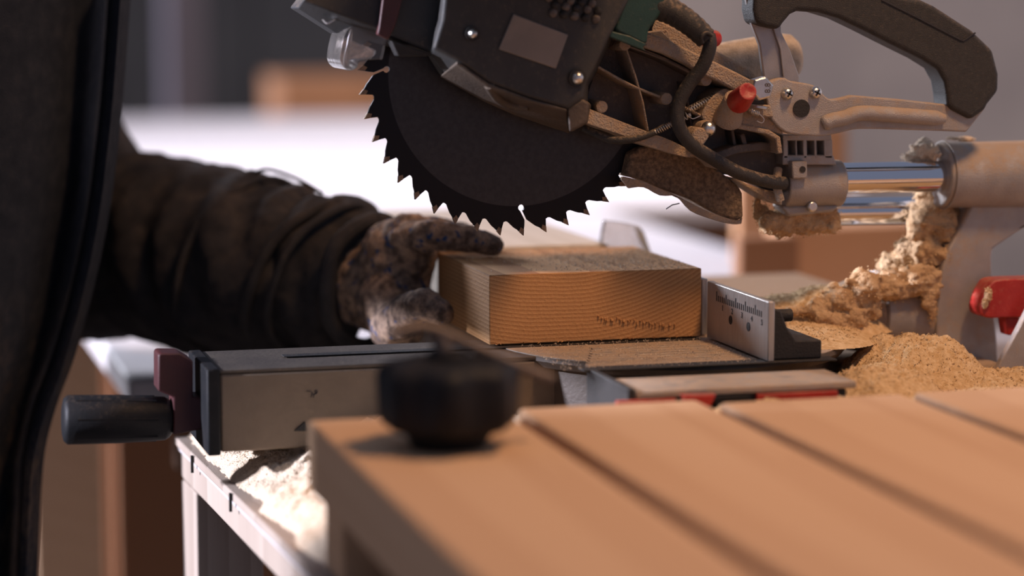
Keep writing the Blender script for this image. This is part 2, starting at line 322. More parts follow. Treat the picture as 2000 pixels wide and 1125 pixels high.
# ------------------------------------------------------------------ black knob standing on the first board
kn = thing('clamp_knob', 'out of focus black lobed clamp knob standing on the left foreground board', 'knob', (-0.132, -0.335, 0))
kc = Vector((-0.130, -0.330, 0)); rings = []
for z, r, lob in ((0.0005, 0.0200, 0), (0.004, 0.021, 0), (0.008, 0.0235, 0.0), (0.012, 0.0335, 0.0015), (0.016, 0.0355, 0.0026), (0.038, 0.0360, 0.003), (0.043, 0.0345, 0.0026), (0.046, 0.029, 0.001), (0.0475, 0.015, 0)):
    rings.append([kc+Vector((math.cos(a)*(r+lob*math.cos(7*a)), math.sin(a)*(r+lob*math.cos(7*a)), z)) for a in [2*PI*i/84 for i in range(84)]])
MB().loft(rings).build('grip', 'black_plastic', kn, org=kc, ang=50)
MB().cyl(kc+Vector((0, 0, 0.0475)), kc+Vector((0, 0, 0.0515)), 0.012, 0.011).build('cap', 'black_plastic', kn, 0.001)
MB().cyl(kc+Vector((-0.002, 0.001, 0.0515)), kc+Vector((-0.004, 0.002, 0.060)), 0.005).build('threaded_rod', 'dark_casting', kn)
lv = at(795, 628, -0.33); lw = at(1090, 745, -0.33)
MB().tube(cr([at(770, 650, -0.33), at(830, 640, -0.33), at(905, 668, -0.33), at(1000, 712, -0.33), at(1080, 742, -0.33)], 6), 0.0028).build('wire_lever', 'dark_casting', kn)

# ------------------------------------------------------------------ the mitre saw
saw = thing('mitre_saw', 'dusty sliding mitre saw with dark round toothed blade, cast arm and black D handle', 'saw', (0.1, 0.0, BZ))
BC = Vector((0, 0, 0.1839))
# blade
R_, n_ = 0.1080, 42
rg = R_-0.0095; p_ = 2*PI/n_; a0 = math.radians(272.2)-0.86*p_; out = []; tips = []
def pol(a, r, y=0): return Vector((BC.x+math.cos(a)*r, y, BC.z+math.sin(a)*r))
for k in range(n_):
    a = a0+k*p_
    if k in (0+1, 11, 22, 32):      # keyhole slots
        w_ = 0.0009
        out += [(a-0.010, rg+0.0005)]
        out += [(a-w_/rg, rg-0.0008), (a-0.014-w_/0.0945, 0.0945)]
        ch = (a-0.030, 0.0893)
        cx_, cz_ = math.cos(ch[0])*ch[1], math.sin(ch[0])*ch[1]
        for q in range(11):
            th = ch[0]-0.45-(2*PI-0.9)*q/10*1.0
            x, z = cx_+math.cos(th)*0.0022, cz_+math.sin(th)*0.0022
            out.append((math.atan2(z, x), math.hypot(x, z)))
        out += [(a-0.014+w_/0.0945, 0.0945), (a+w_/rg, rg-0.0008)]
    else: out += [(a-0.05*p_, rg+0.0006), (a+0.05*p_, rg)]
    out += [(a+0.16*p_, rg+0.0004), (a+0.30*p_, rg+0.0022), (a+0.45*p_, rg+0.0042), (a+0.60*p_, rg+0.0056), (a+0.72*p_, rg+0.0072), (a+0.86*p_, R_), (a+0.885*p_, rg+0.0060), (a+0.92*p_, rg+0.0030)]
    tips.append([(a+0.66*p_, rg+0.0066), (a+0.865*p_, R_+0.0002), (a+0.892*p_, rg+0.0055), (a+0.74*p_, rg+0.0038)])
blade = MB().loft([[pol(a, r, -0.0011) for a, r in out], [pol(a, r, 0.0011) for a, r in out]]).build('blade', 'blade_steel', saw, org=BC, ang=30)
for tp in tips:
    MB().loft([[pol(a, r, -0.0016) for a, r in tp], [pol(a, r, 0.0016) for a, r in tp]]).build('carbide_tooth', 'carbide', blade)
MB().cyl(BC+Vector((0, -0.0012, 0)), BC+Vector((0, -0.010, 0)), 0.026, 0.024).build('arbor_flange', 'guard_metal', blade, 0.001)

# upper guard shell, over and behind the blade
A = [(700, -130), (590, 3), (660, 27), (737, 55), (790, 79), (845, 103), (905, 128), (960, 60), (1010, -130)]
B = [(690, -130), (581, 16), (672, 74), (732, 98), (790, 112), (838, 111), (905, 150), (960, 60), (1010, -130)]
gd = MB().prism2(A, -0.030, B, 0.012).prism(B, 0.012, 0.040, 0.012).build('upper_guard', 'guard_metal', saw, 0.001, 2, ang=25)
MB().prism([(755, -60), (802, -60), (772, 52), (758, 78), (737, 68), (740, 55)], -0.036, -0.0302).build('release_strap', 'dark_red', gd, 0.0008)
MB().prism(cr([(632, 38), (640, 44), (655, 38), (650, 42), (640, 47)], 3, True), -0.0235, -0.017).build('latch_clip', 'zinc_steel', gd)
MB().prism(cr([(664, 110), (676, 62), (700, 52), (752, 62), (748, 112), (738, 116), (702, 119), (698, 130), (684, 137), (670, 130)], 4, True), -0.016, 0.028).build('clear_guard', 'clear_guard', gd, 0.003, 4)
MB().prism(cr([(671, 122), (683, 64), (689, 60), (684, 95), (681, 122), (688, 134), (680, 134)], 3, True), -0.0185, -0.0162).build('guard_lip', 'clear_guard', gd, 0.0008)
MB().prism([(764, 80), (845, 106), (832, 110), (778, 110)], -0.0325, -0.020).build('guard_recess', 'black_iron', gd, 0.0006)

# gearbox and motor housing in front of the blade
A = [(845, 96), (862, 40), (880, -130), (1240, -130), (1226, 0), (1188, 72), (1160, 134), (1145, 160), (1138, 192), (1108, 212), (1030, 190), (955, 162), (893, 118)]
B = [(840, 104), (850, 40), (872, -130), (1240, -130), (1232, 0), (1196, 78), (1166, 140), (1150, 168), (1147, 240), (1112, 258), (1010, 222), (955, 195), (868, 148)]
mh = MB().prism2(A, -0.060, B, -0.020).prism(B, -0.020, -0.0065, -0.020).build('gear_housing', 'housing_plastic', saw, 0.0022, 3, ang=25)
MB().prism2([(893, 119), (955, 163), (1030, 191), (1108, 213), (1106, 218), (1030, 198), (955, 171), (889, 126)], -0.0605,
            [(868, 141), (948, 186), (1010, 213), (1110, 250), (1112, 262), (1006, 226), (945, 199), (858, 150)], -0.0200).build('lower_lip', 'lip_casting', mh, 0.001, 2, ang=25)
MB().tube(cr([at(955, 165, -0.058), at(972, 190, -0.047), at(1000, 205, -0.042), at(1032, 206, -0.046)], 5), 0.0035).build('hub_rim', 'lip_casting', mh)
MB().prism2([(1138, 193), (1150, 203), (1145, 240), (1112, 258), (1108, 213)], -0.0585, [(1140, 190), (1156, 205), (1150, 240), (1116, 258), (1108, 213)], -0.02).build('corner_foot', 'lip_casting', mh, 0.0012)
MB().prism([(1003, 27), (1110, 68), (1086, 134), (974, 96)], -0.0615, -0.0601).build('rating_plate', 'label_paper', mh, 0.0006)
for x, y, r in ((922, 66, 11), (1127, 152, 15)):
    q = at(x, y, -0.0605)
    s_ = MB().cyl(q, q+Vector((0, -0.0015, 0)), pxm(r+3, -.06), pxm(r+3, -.06)).build('screw_seat', 'black_iron', mh)
    MB().cyl(q+Vector((0, -0.0016, 0)), q+Vector((0, -0.005, 0)), pxm(r, -.06)*0.85, 0, 24, [(0, pxm(r, -.06)*0.85), (0.6, pxm(r, -.06)*0.7), (1, pxm(r, -.06)*0.3)]).build('screw', 'zinc_steel', mh, ang=60)
for i in range(4):
    for j in range(5):
        x, y = 1076+j*21+i*4-(8 if i % 2 else 0), -20+i*15+j*3
        if y < 40:
            q = at(x, y, -0.0605); MB().ball(q, 0.0030, 10, 6, (1, 0.8, 1)).build('vent_stud', 'dark_casting' if (i+j) % 2 else 'black_iron', mh)
# green motor body behind the casting
mo = MB().prism(cr([(1215, -130), (1210, 20), (1200, 58), (1232, 76), (1262, 88), (1268, 60), (1284, 38), (1300, 0), (1310, -130)], 3, False), -0.050, 0.050, -0.050).build('motor_body', 'green_plastic', saw, 0.004, 3)
MB().prism([(1192, 60), (1230, 70), (1263, 86), (1256, 92), (1262, 100), (1240, 92), (1190, 72)], -0.052, -0.0502).build('motor_rim', 'green_plastic', mo, 0.001)

mc = Vector((-0.005, 0, 0.322))
mt = MB().cyl(mc+Vector((0, -0.0615, 0)), mc+Vector((0, -0.215, 0)), 0, 0, 56, [(0, 0.066), (0.04, 0.070), (0.75, 0.070), (0.8, 0.066), (0.97, 0.060), (1, 0.050)]).build('motor_can', 'green_plastic', saw, 0.002, ang=50)
vs_ = MB()
for k in range(16):
    aa = 2*PI*k/16; d_ = Vector((math.cos(aa), 0, math.sin(aa))); vs_.tube([mc+d_*0.0665+Vector((0, -0.185, 0)), mc+d_*0.0635+Vector((0, -0.208, 0))], 0.0022, 8)
vs_.build('cooling_vent', 'black_iron', mt)

# cast arm: web, flanges, ribs, bosses
casting = [(1188, 64), (1262, 62), (1292, 58), (1325, 92), (1400, 128), (1470, 160), (1500, 180), (1512, 235), (1532, 262), (1532, 380), (1500, 372), (1440, 345), (1395, 338), (1330, 315), (1270, 290), (1210, 262), (1148, 240), (1140, 205), (1160, 140)]
arm = MB().prism(casting, -0.003, 0.014).build('cast_arm', 'dark_casting', saw, 0.001)
def flange(a, b_, y0=-0.030, y1=0.010, m_='dusty_aluminium', nm='flange', bev=0.0015):
    return MB().prism(a+b_[::-1], y0, y1, y0).build(nm, m_, arm, bev, 3)
flange([(1262, 62), (1300, 76), (1345, 97), (1400, 122), (1440, 142), (1475, 160)], [(1258, 92), (1300, 106), (1345, 128), (1372, 146), (1405, 160), (1450, 185)], -0.034, 0.012, nm='top_flange')
MB().prism([(1282, 34), (1330, 58), (1400, 100), (1470, 135), (1490, 160), (1400, 140), (1262, 76)], 0.0, 0.022, 0.0).build('top_ledge', 'dusty_aluminium', arm, 0.002)
flange([(1196, 66), (1230, 86), (1262, 97), (1300, 112), (1370, 148)], [(1194, 74), (1230, 94), (1262, 105), (1300, 120), (1370, 156)], -0.026, 0.010, 'dark_casting')
flange(cr([(1142, 204), (1150, 212), (1170, 220), (1215, 238), (1262, 256), (1310, 274), (1360, 300), (1400, 318), (1425, 336)], 3), cr([(1140, 240), (1155, 244), (1178, 252), (1215, 264), (1256, 282), (1304, 297), (1340, 307), (1375, 309), (1400, 330)], 3), -0.034, 0.010, nm='lower_flange')
def rib(pts, w_=5, y0=-0.028, m_='dark_casting'):
    V = [Vector(p) for p in pts]; L_, R2 = [], []
    for i, p in enumerate(V):
        t = (V[min(i+1, len(V)-1)]-V[max(i-1, 0)]).normalized(); n__ = Vector((-t.y, t.x))*w_/2; L_.append(p+n__); R2.append(p-n__)
    return MB().prism([tuple(v) for v in L_+R2[::-1]], y0, 0.009, y0).build('rib', m_, arm, 0.0008)
rib([(1224, 96), (1242, 150), (1256, 200), (1266, 256)], 4, m_='dusty_aluminium')
rib(cr([(1168, 130), (1185, 140), (1215, 157), (1250, 174), (1298, 192)], 3), 5, m_='dusty_aluminium')
rib([(1334, 208), (1370, 226), (1408, 240)], 5, m_='dusty_aluminium')
rib([(1340, 160), (1344, 200), (1352, 250), (1362, 290)], 4, -0.02)
rib([(1195, 165), (1215, 172)], 3, 0.004); rib([(1232, 120), (1320, 150)], 3, 0.003); rib([(1150, 165), (1230, 196)], 3, 0.003)
rib([(1405, 240), (1440, 246), (1500, 258), (1520, 270), (1524, 300)], 10, -0.032, 'dusty_aluminium')
rib([(1395, 308), (1440, 292), (1490, 286), (1528, 290)], 16, -0.020)
rib([(1430, 250), (1436, 285)], 7, -0.015); rib([(1450, 262), (1458, 290)], 10, -0.018)
for x, y, r in ((1221, 87, 12), (1302, 193, 12), (1380, 156, 12), (1176, 209, 12)):
    q = at(x, y, -0.030); MB().cyl(q, Vector((q.x, 0.010, q.z)), pxm(r, -.03), pxm(r+1.5, -.03)).build('boss', 'dusty_aluminium', arm, 0.0006)
q = at(1383, 251, -0.036)
MB().cyl(q, Vector((q.x, 0.008, q.z)), pxm(16), pxm(17)).build('screw_boss', 'dusty_aluminium', arm, 0.001)
MB().cyl(q+Vector((0, -0.0005, 0)), q+Vector((0, -0.005, 0)), 0.0052, 0, 24, [(0, 0.0052), (0.55, 0.0046), (1, 0.0022)]).build('socket_screw', 'zinc_steel', arm, ang=60)
MB().prism(cr([(1352, 262), (1366, 248), (1385, 262), (1378, 278), (1366, 290), (1356, 280)], 3, True), -0.040, -0.020).build('cable_clip', 'dusty_aluminium', arm, 0.001)
# pivot barrel seen behind the arm
MB().cyl(at(1378, 126, 0.035), at(1556, 112, 0.035), 0.010, 0.018, 40, [(0, 0.013), (0.35, 0.0155), (0.80, 0.0180), (0.93, 0.0165), (1, 0.012)]).build('pivot_barrel', 'dusted_barrel_lit', arm, ang=50)
MB().cyl(at(1428, 168, -0.018), at(1418, 160, 0.012), 0.0072, 0.0072, 28).build('spring_socket', 'dusty_aluminium', arm, 0.001)
MB().cyl(at(1429, 168, -0.0188), at(1429, 168, -0.0170), 0.0055).build('socket_hole', 'black_iron', arm)
# stop with red cap
MB().cyl(at(1420, 232, -0.030), at(1437, 192, -0.046), 0.0078, 0.0068, 28, [(0, 0.0105), (0.5, 0.0082), (1, 0.0075)]).build('stop_post', 'dusty_aluminium', arm, 0.001)
MB().cyl(at(1441, 200, -0.048), at(1462, 177, -0.070), 0.0078, 0.0064, 28, [(0, 0.0076), (0.08, 0.0082), (0.8, 0.0066), (0.95, 0.0058), (0.96, 0.0042), (0.93, 0.003)]).build('red_cap', 'red_plastic', arm, ang=40)
MB().prism(cr([(1372, 232), (1380, 205), (1402, 180), (1425, 175), (1450, 205), (1470, 222), (1500, 228), (1518, 246), (1530, 262), (1500, 256), (1450, 248), (1410, 246)], 3, True), -0.030, 0.006).build('stop_web', 'dusty_aluminium', arm, 0.002)
MB().prism([(1452, 205), (1505, 205), (1512, 230), (1470, 226)], -0.036, -0.028).build('bolt_shelf', 'dusty_aluminium', arm, 0.001)
# hex bolt with 8.8 on its head
q = at(1490, 173, -0.052); hr = pxm(25, -.05)
hexa = [[q+Vector((math.cos(PI/3*i+0.25)*r, dy, math.sin(PI/3*i+0.25)*r)) for i in range(6)] for r, dy in ((hr, 0.009), (hr, 0.001), (hr*0.86, 0.0))]
hb = MB().loft(hexa).build('hex_bolt', 'zinc_steel', arm, 0.0003)
def text(s_, loc, size, m_, name, parent, rot=(PI/2, 0, 0), ext=0.0002):
    c = bpy.data.curves.new(name, 'FONT'); c.body = s_; c.size = size; c.extrude = ext; c.align_x = 'CENTER'; c.align_y = 'CENTER'
    t = bpy.data.objects.new(name, c); C.objects.link(t)
    dg = bpy.context.evaluated_depsgraph_get(); me = bpy.data.meshes.new_from_object(t.evaluated_get(dg)); bpy.data.objects.remove(t)
    o = bpy.data.objects.new(name, me); C.objects.link(o); me.materials.clear(); me.materials.append(MATS[m_]); o.rotation_euler = rot; o.location = loc
    par(o, parent); return o
text('8.8', at(1500, 172, -0.0522), 0.0056, 'dark_casting', 'grade_mark', hb, (PI/2, -PI/2, 0))
MB().cyl(at(1482, 206, -0.040), at(1481, 212, -0.040), 0.0062).build('washer', 'zinc_steel', hb, 0.0004)
MB().cyl(at(1490, 173, -0.043), at(1490, 173, -0.010), 0.0045).build('shank', 'zinc_steel', hb)
# springs
def coil(a, b_, r, turns, wr, sag=0.0):
    a, b_ = Vector(a), Vector(b_); d = b_-a; q = d.to_track_quat('Z', 'Y').to_matrix(); P = []
    for i in range(turns*10+1):
        t = i/(turns*10); P.append(a+d*t+Vector((0, 0, -sag*4*t*(1-t)))+q @ Vector((math.cos(2*PI*turns*t)*r, math.sin(2*PI*turns*t)*r, 0)))
    return MB().tube(P, wr, 6)
coil(at(1345, 215, -0.030), at(1426, 172, -0.022), 0.0023, 17, 0.00038).build('return_spring', 'zinc_steel', arm)
coil(at(1322, 237, -0.040), at(1346, 222, -0.044), 0.0026, 4, 0.0004).build('spring_end', 'zinc_steel', arm)
coil(at(1274, 260, -0.036), at(1316, 240, -0.040), 0.0018, 10, 0.0004).build('bowden_spring', 'zinc_steel', arm)
MB().tube(cr([at(1345, 222, -0.034), at(1352, 232, -0.034), at(1368, 226, -0.034)], 4), 0.00035, 6).build('wire_end', 'zinc_steel', arm)
coil(at(1466, 216, -0.046), at(1482, 222, -0.046), 0.0016, 5, 0.0004).build('stop_spring', 'zinc_steel', arm)
MB().tube(cr([at(1482, 222, -0.045), at(1492, 232, -0.045), at(1488, 240, -0.045), at(1478, 236, -0.045)], 4), 0.0004, 6).build('stop_wire', 'zinc_steel', arm)
MB().tube(cr([at(1140, 250, -0.020), at(1190, 272, -0.030), at(1235, 272, -0.036), at(1272, 261, -0.036), at(1300, 247, -0.038)], 6), [0.0026]*13+[0.0022]*12).build('guard_cable', 'cable_rubber', arm)
# power cable and its strain relief
cb = MB().tube(cr([at(1384, 68, -0.052), at(1386, 92, -0.054), at(1372, 130, -0.052), at(1345, 165, -0.048), at(1325, 205, -0.046), at(1326, 245, -0.046), at(1348, 280, -0.044), at(1390, 308, -0.040), at(1440, 336, -0.036), at(1490, 352, -0.030), at(1530, 358, -0.020)], 8), 0.0046, 18).build('power_cable', 'cable_rubber', saw)
sl = cr([at(1270, 8, -0.040), at(1310, 22, -0.044), at(1350, 48, -0.050), at(1380, 76, -0.052)], 10)
MB().tube(sl, [0.0092-0.0022*i/(len(sl)-1)+(0.0004 if i % 3 else 0) for i in range(len(sl))], 20).build('strain_relief', 'cable_rubber', cb)
MB().tube(cr([at(1372, 84, -0.058), at(1370, 72, -0.06), at(1380, 64, -0.06), at(1391, 70, -0.06)], 5), 0.0012, 8).build('relief_lip', 'cable_rubber', cb)
MB().cyl(at(1374, 74, -0.03), at(1400, 76, -0.02), 0.0052, 0.0056, 24, [(0, 0.0052), (0.85, 0.0058), (1, 0.004)]).build('lock_pin', 'red_plastic', arm, 0.0008)

# lower dust guard, caked with sawdust, and its ribbed bottom edge
lg = MB().prism(cr([(1232, 300), (1262, 285), (1300, 292), (1360, 306), (1400, 330), (1440, 362), (1450, 378)], 3)+[(1452, 425)]+cr([(1440, 432), (1400, 418), (1350, 390), (1300, 372), (1255, 352), (1222, 345)], 3), -0.012, 0.020).build('lower_guard', 'guard_caked', saw, 0.0018, 3)
MB().prism(cr([(1213, 350), (1220, 345), (1258, 356), (1312, 378), (1360, 402), (1400, 420), (1440, 431), (1450, 425)], 3)+cr([(1448, 437), (1430, 438), (1390, 428), (1350, 412), (1322, 384), (1290, 382), (1258, 366), (1228, 368)], 3), -0.015, -0.0121).build('guard_edge', 'dusty_aluminium', lg, 0.001)
MB().tube([at(1301, 408, 0.0), at(1313, 400, 0.0), at(1327, 397, 0.0)], 0.0004, 6).build('loose_fibre', 'ink', lg)

# bearing block that slides on the rails
bz = MB().cyl(at(1526, 360, -0.004), at(1640, 358, -0.004), pxm(48), pxm(48), 48).build('rail_bearing', 'cast_aluminium', saw, 0.0015, 3, ang=40)
comb = MB(); 
for x0, x1 in ((1529, 1539), (1553, 1557), (1568, 1576), (1590, 1595), (1609, 1626)): comb.prism([(x0, 272), (x1, 272), (x1+1, 310), (x0+1, 310)], -0.018, -0.006, -0.018)
comb.prism([(1528, 263), (1624, 263), (1625, 275), (1529, 275)], -0.018, -0.004, -0.018).prism([(1529, 303), (1628, 303), (1634, 322), (1529, 322)], -0.018, 0.004, -0.018).prism([(1529, 268), (1625, 268), (1628, 318), (1529, 318)], -0.006, 0.004, -0.018)
comb.build('vented_bracket', 'cast_aluminium', bz, 0.0008)
MB().prism([(1547, 315), (1577, 314), (1578, 349), (1548, 350)], -0.0245, -0.016).build('clamp_plate', 'cast_aluminium', bz, 0.0012)
q = at(1568, 331, -0.0250); MB().cyl(q, q+Vector((0, 0.002, 0)), 0.0022).build('plate_hole', 'black_iron', bz)
MB().prism([(1528, 402), (1640, 400), (1630, 414), (1540, 424)], -0.012, 0.010).build('clamp_foot', 'cast_aluminium', bz, 0.002)
q = at(1588, 404, -0.017); MB().cyl(q, q+Vector((0, 0.006, 0)), 0.0035).build('clamp_screw', 'zinc_steel', bz, 0.001)
MB().prism([(1528, 380), (1462, 362), (1440, 348), (1430, 350), (1500, 392), (1528, 402)], -0.016, 0.010).build('lower_stay', 'dusty_aluminium', bz, 0.001)
MB().tube(cr([at(1520, 330, -0.015), at(1517, 360, -0.02), at(1524, 392, -0.02)], 4), 0.003, 10).build('bearing_rim', 'dusty_aluminium', bz)
MB().cyl(at(1620, 349, -0.004), at(1900, 343, -0.004), pxm(31, .07)).build('slide_rail', 'chrome', saw)
MB().cyl(at(1590, 414, 0.030), at(1850, 410, 0.030), pxm(28, .10)).build('slide_rail', 'chrome', saw)

# handle and its bracket
br = MB().prism(cr([(1506, 232), (1500, 205), (1494, 175), (1502, 160), (1530, 152), (1545, 158), (1588, 166), (1604, 180), (1624, 194), (1665, 186)], 4)+[(1760, 194), (1850, 204), (1925, 205), (1925, 212), (1888, 258)]+cr([(1840, 256), (1770, 254), (1680, 252), (1640, 260), (1600, 266), (1545, 262), (1522, 250)], 4), -0.034, -0.027).build('handle_bracket', 'cast_aluminium', saw, 0.0015, 3)
MB().tube(cr([at(1606, 244, -0.034), at(1622, 236, -0.0345), at(1650, 230, -0.035), at(1680, 221, -0.035), at(1740, 224, -0.035), at(1845, 232, -0.035)], 5), [0.0035, 0.0045, 0.0052, 0.0054]+[0.0052]*21+[0.003], 20).build('pressed_bead', 'cast_aluminium', br)
MB().prism([(1446, -130), (1458, 0), (1466, 40), (1484, 88), (1493, 160), (1505, 200), (1560, 200), (1562, 150), (1545, 100), (1526, 62), (1526, 50), (1540, -130)], -0.026, -0.021).build('side_plate', 'matte_sheet', br, 0.001)
MB().prism([(1520, 60), (1504, -20), (1512, 60), (1524, 96), (1530, 150), (1534, 150), (1528, 96)], -0.0285, -0.0262).build('plate_fold', 'matte_sheet', br, 0.0004)
for x, y in ((1537, 183), (1592, 181)):
    q = at(x, y, -0.0345); s_ = MB().cyl(q, q+Vector((0, -0.0042, 0)), 0, 0, 28, [(0, 0.0042), (0.5, 0.0040), (0.85, 0.0030), (1, 0.0018)]).build('cross_screw', 'zinc_steel', br, ang=60)
    cs = MB()
    for a in (0.5, 0.5+PI/2):
        Mx = Matrix.Translation(q+Vector((0, -0.0042, 0))) @ Matrix.Rotation(a, 4, 'Y'); cs.box(-0.0023, 0.0023, -0.0006, 0.0016, -0.0005, 0.0005, M=Mx)
    cs.build('cross_slot', 'black_iron', s_)
q = at(1565, 212, -0.0342); MB().cyl(q, q+Vector((0, -0.0006, 0)), pxm(18, -.03)).build('round_plug', 'black_iron', br)
outer = [(1476, -70), (1540, -90), (1640, -84), (1712, -52), (1745, -10), (1800, 0), (1826, 12), (1900, 60), (1940, 98), (1952, 145), (1951, 178), (1930, 204), (1926, 214), (1898, 234), (1856, 212)]
inner = [(1852, 204), (1850, 185), (1846, 160), (1832, 135), (1800, 115), (1745, 88), (1690, 60), (1640, 36), (1600, 24), (1560, 21), (1545, 28), (1530, 46), (1523, 58), (1496, 52), (1478, 46), (1472, 20)]
hd = MB().prism(outer+inner, -0.038, -0.013, -0.038).build('handle', 'handle_rubber', saw, 0.0055, 5, ang=40)
MB().tube([at(1722, 0, -0.0382), at(1790, 34, -0.0382), at(1875, 78, -0.0382), at(1882, 80, -0.0382), at(1905, 64, -0.0382)], 0.0006, 6).build('trigger_seam', 'ink', hd)

# rail housing, column and the bevel pivot
rh = MB().cyl(at(1832, 342, 0.000), at(2120, 338, 0.000), pxm(64, .08), pxm(67, .1), 64).build('rail_housing', 'cast_aluminium', saw, 0.002, 3, ang=40)
MB().tube([Vector(at(1842, 342, 0))+Vector((0, math.cos(2*PI*i/40), math.sin(2*PI*i/40)))*0.0236 for i in range(41)], 0.0009, 8).build('housing_rim', 'cast_aluminium', rh)
col = [(1898, 400), (2110, 400), (2110, 380), (1990, 452), (1940, 486), (1938, 500), (1940, 580), (1948, 660), (1955, 780), (1840, 780), (1831, 700), (1828, 620), (1833, 550), (1850, 490), (1870, 455)]
MB().prism(col, -0.006, 0.022, -0.006).build('column', 'cast_aluminium', saw, 0.002, 3)
MB().prism([(1926, 760), (1990, 640), (2030, 560), (2060, 760)], -0.050, -0.044).build('brace_plate', 'cast_aluminium', saw, 0.0012)
rl = MB().prism(cr([(1916, 603), (1922, 580), (1934, 558), (1946, 548), (1975, 545)], 3)+[(2060, 543), (2060, 620)]+cr([(1960, 621), (1930, 621), (1918, 614)], 3), -0.034, -0.014).build('bevel_lever', 'red_plastic', saw, 0.003, 4)
MB().prism([(1962, 620), (1992, 620), (1986, 655), (1968, 655)], -0.030, -0.018).build('lever_stem', 'red_plastic', rl, 0.001)
MB().cyl(at(1700, 612, 0.028), at(1835, 612, 0.028), 0, 0, 48, [(0, 0.029), (0.03, 0.031), (0.97, 0.033), (1, 0.031)]).build('bevel_barrel', 'cast_aluminium', saw, ang=40)
MB().cyl(at(1600, 622, 0.028), at(1700, 612, 0.028), 0, 0, 48, [(0, 0.019), (0.3, 0.022), (0.8, 0.028), (1, 0.029)]).build('barrel_neck', 'dusty_aluminium', saw, ang=40)

# base, turntable, mitre arm
TC = Vector((0.112, 0.015, 0))
tt = MB().cyl(TC+Vector((0, 0, -0.052)), TC+Vector((0, 0, -0.0005)), 0, 0, 96, [(0, 0.112), (0.85, 0.112), (0.86, 0.120), (0.95, 0.124), (1, 0.1235)]).build('turntable', 'drum_side', saw, ang=25)
gr = MB()
for k in range(9): gr.box(0.045-0.0035*k, 0.135, -0.030-0.0095*k, -0.030-0.0095*k+0.0078, -0.0005, 0.0012)
gr.build('ridged_plate', 'table_aluminium', tt, 0.0006)
MB().cyl(TC+Vector((0, 0, -0.0004)), TC+Vector((0, 0, 0.0003)), 0.1225, 0.1225, 96).build('table_face', 'table_aluminium', tt)
MB().box(-0.16, 0.13, -0.004, 0.006, 0.0003, 0.0008).build('kerf_slot', 'black_iron', tt)
base = MB().box(-0.02, 0.345, 0.146, 0.34, BZ+0.0005, 0.0012).build('base_frame', 'dusty_aluminium', saw, 0.006, 3)
MB().box(0.017, 0.160, -0.186, -0.140, BZ+0.0005, -0.0055).build('wing', 'black_iron', saw, 0.001)
MB().box(0.022, 0.166, -0.188, -0.138, -0.0050, -0.0006).build('wing_top', 'table_aluminium', saw, 0.001)
MB().box(0.0165, 0.0215, -0.188, -0.105, -0.030, 0.0012).build('wing_end', 'black_iron', saw, 0.0008)
def strip(x0, x1, nm, m_, dz=0.0): 
    a = at(x0, 760, -0.189); b_ = at(x1, 760, -0.189); return MB().box(a.x, b_.x, -0.1900, -0.1865, -0.022+dz, -0.0055).build(nm, m_, saw, 0.0006)
strip(1204, 1320, 'scale_strip', 'red_plastic'); strip(1332, 1385, 'scale_strip', 'red_plastic', -0.004); strip(1478, 1636, 'scale_strip', 'red_plastic', 0.006)
strip(1395, 1466, 'scale_window', 'black_plastic')
MB().prism([(1330, 772), (1400, 770), (1390, 792), (1372, 800)], -0.196, -0.1905).build('scale_pointer', 'red_plastic', saw, 0.001)
MB().box(0.020, 0.34, -0.112, 0.145, BZ+0.0005, -0.0535).build('base_plate', 'dusty_aluminium', saw, 0.003)
MB().box(0.235, 0.345, -0.030, 0.145, -0.0530, -0.020).build('base_block', 'dusty_aluminium', saw, 0.004)

ma = MB().box(-0.208, 0.03, -0.040, 0.040, -0.0540, -0.0030).build('mitre_arm', 'arm_paint', saw, 0.002, 3)
MB().box(-0.208, 0.03, -0.0405, 0.0405, -0.0028, -0.0004).build('arm_top_plate', 'drum_side', ma, 0.0006)
MB().box(-0.2165, -0.2080, -0.0425, 0.0425, -0.0555, 0.0006).build('arm_end_frame', 'black_plastic', ma, 0.0012)
for i, (x, z, s_) in enumerate(((-0.1500, -0.0165, '~,'), (-0.1475, -0.0195, "n'"), (-0.1462, -0.0180, '9'))): text(s_, (x, -0.0403, z), 0.0050, 'ink', 'worn_print', ma, (PI/2, 0.25*i, 0))
MB().prism([(575, 842), (596, 824), (600, 842)], -0.0412, -0.0403).build('dark_notch', 'black_iron', ma)
lt = MB().prism([(309, 694), (314, 690), (352, 690), (377, 705), (377, 776), (399, 777), (399, 838), (339, 850), (339, 776), (309, 764)], -0.012, 0.012, -0.012).build('lock_latch', 'dark_red', saw, 0.0012)
a = at(122, 820, 0.0); b_ = at(336, 817, 0.0)
MB().cyl(a, b_, 0, 0, 40, [(0, 0.0105), (0.012, 0.0140), (0.045, 0.0160), (0.5, 0.0158), (0.93, 0.0142), (0.97, 0.0125), (1, 0.0100)]).build('mitre_handle', 'black_plastic', saw, ang=60)
MB().cyl(b_, at(348, 816, 0), 0.008).build('handle_shaft', 'black_plastic', saw)
hr_ = MB()
for k in range(7):
    aa = 2*PI*k/7+0.3; off = Vector((0, math.cos(aa), math.sin(aa)))*0.0155
    hr_.tube([a.lerp(b_, 0.12)+off, a.lerp(b_, 0.85)+off*0.95], 0.0008, 6)
hr_.build('grip_ridge', 'black_plastic', saw)

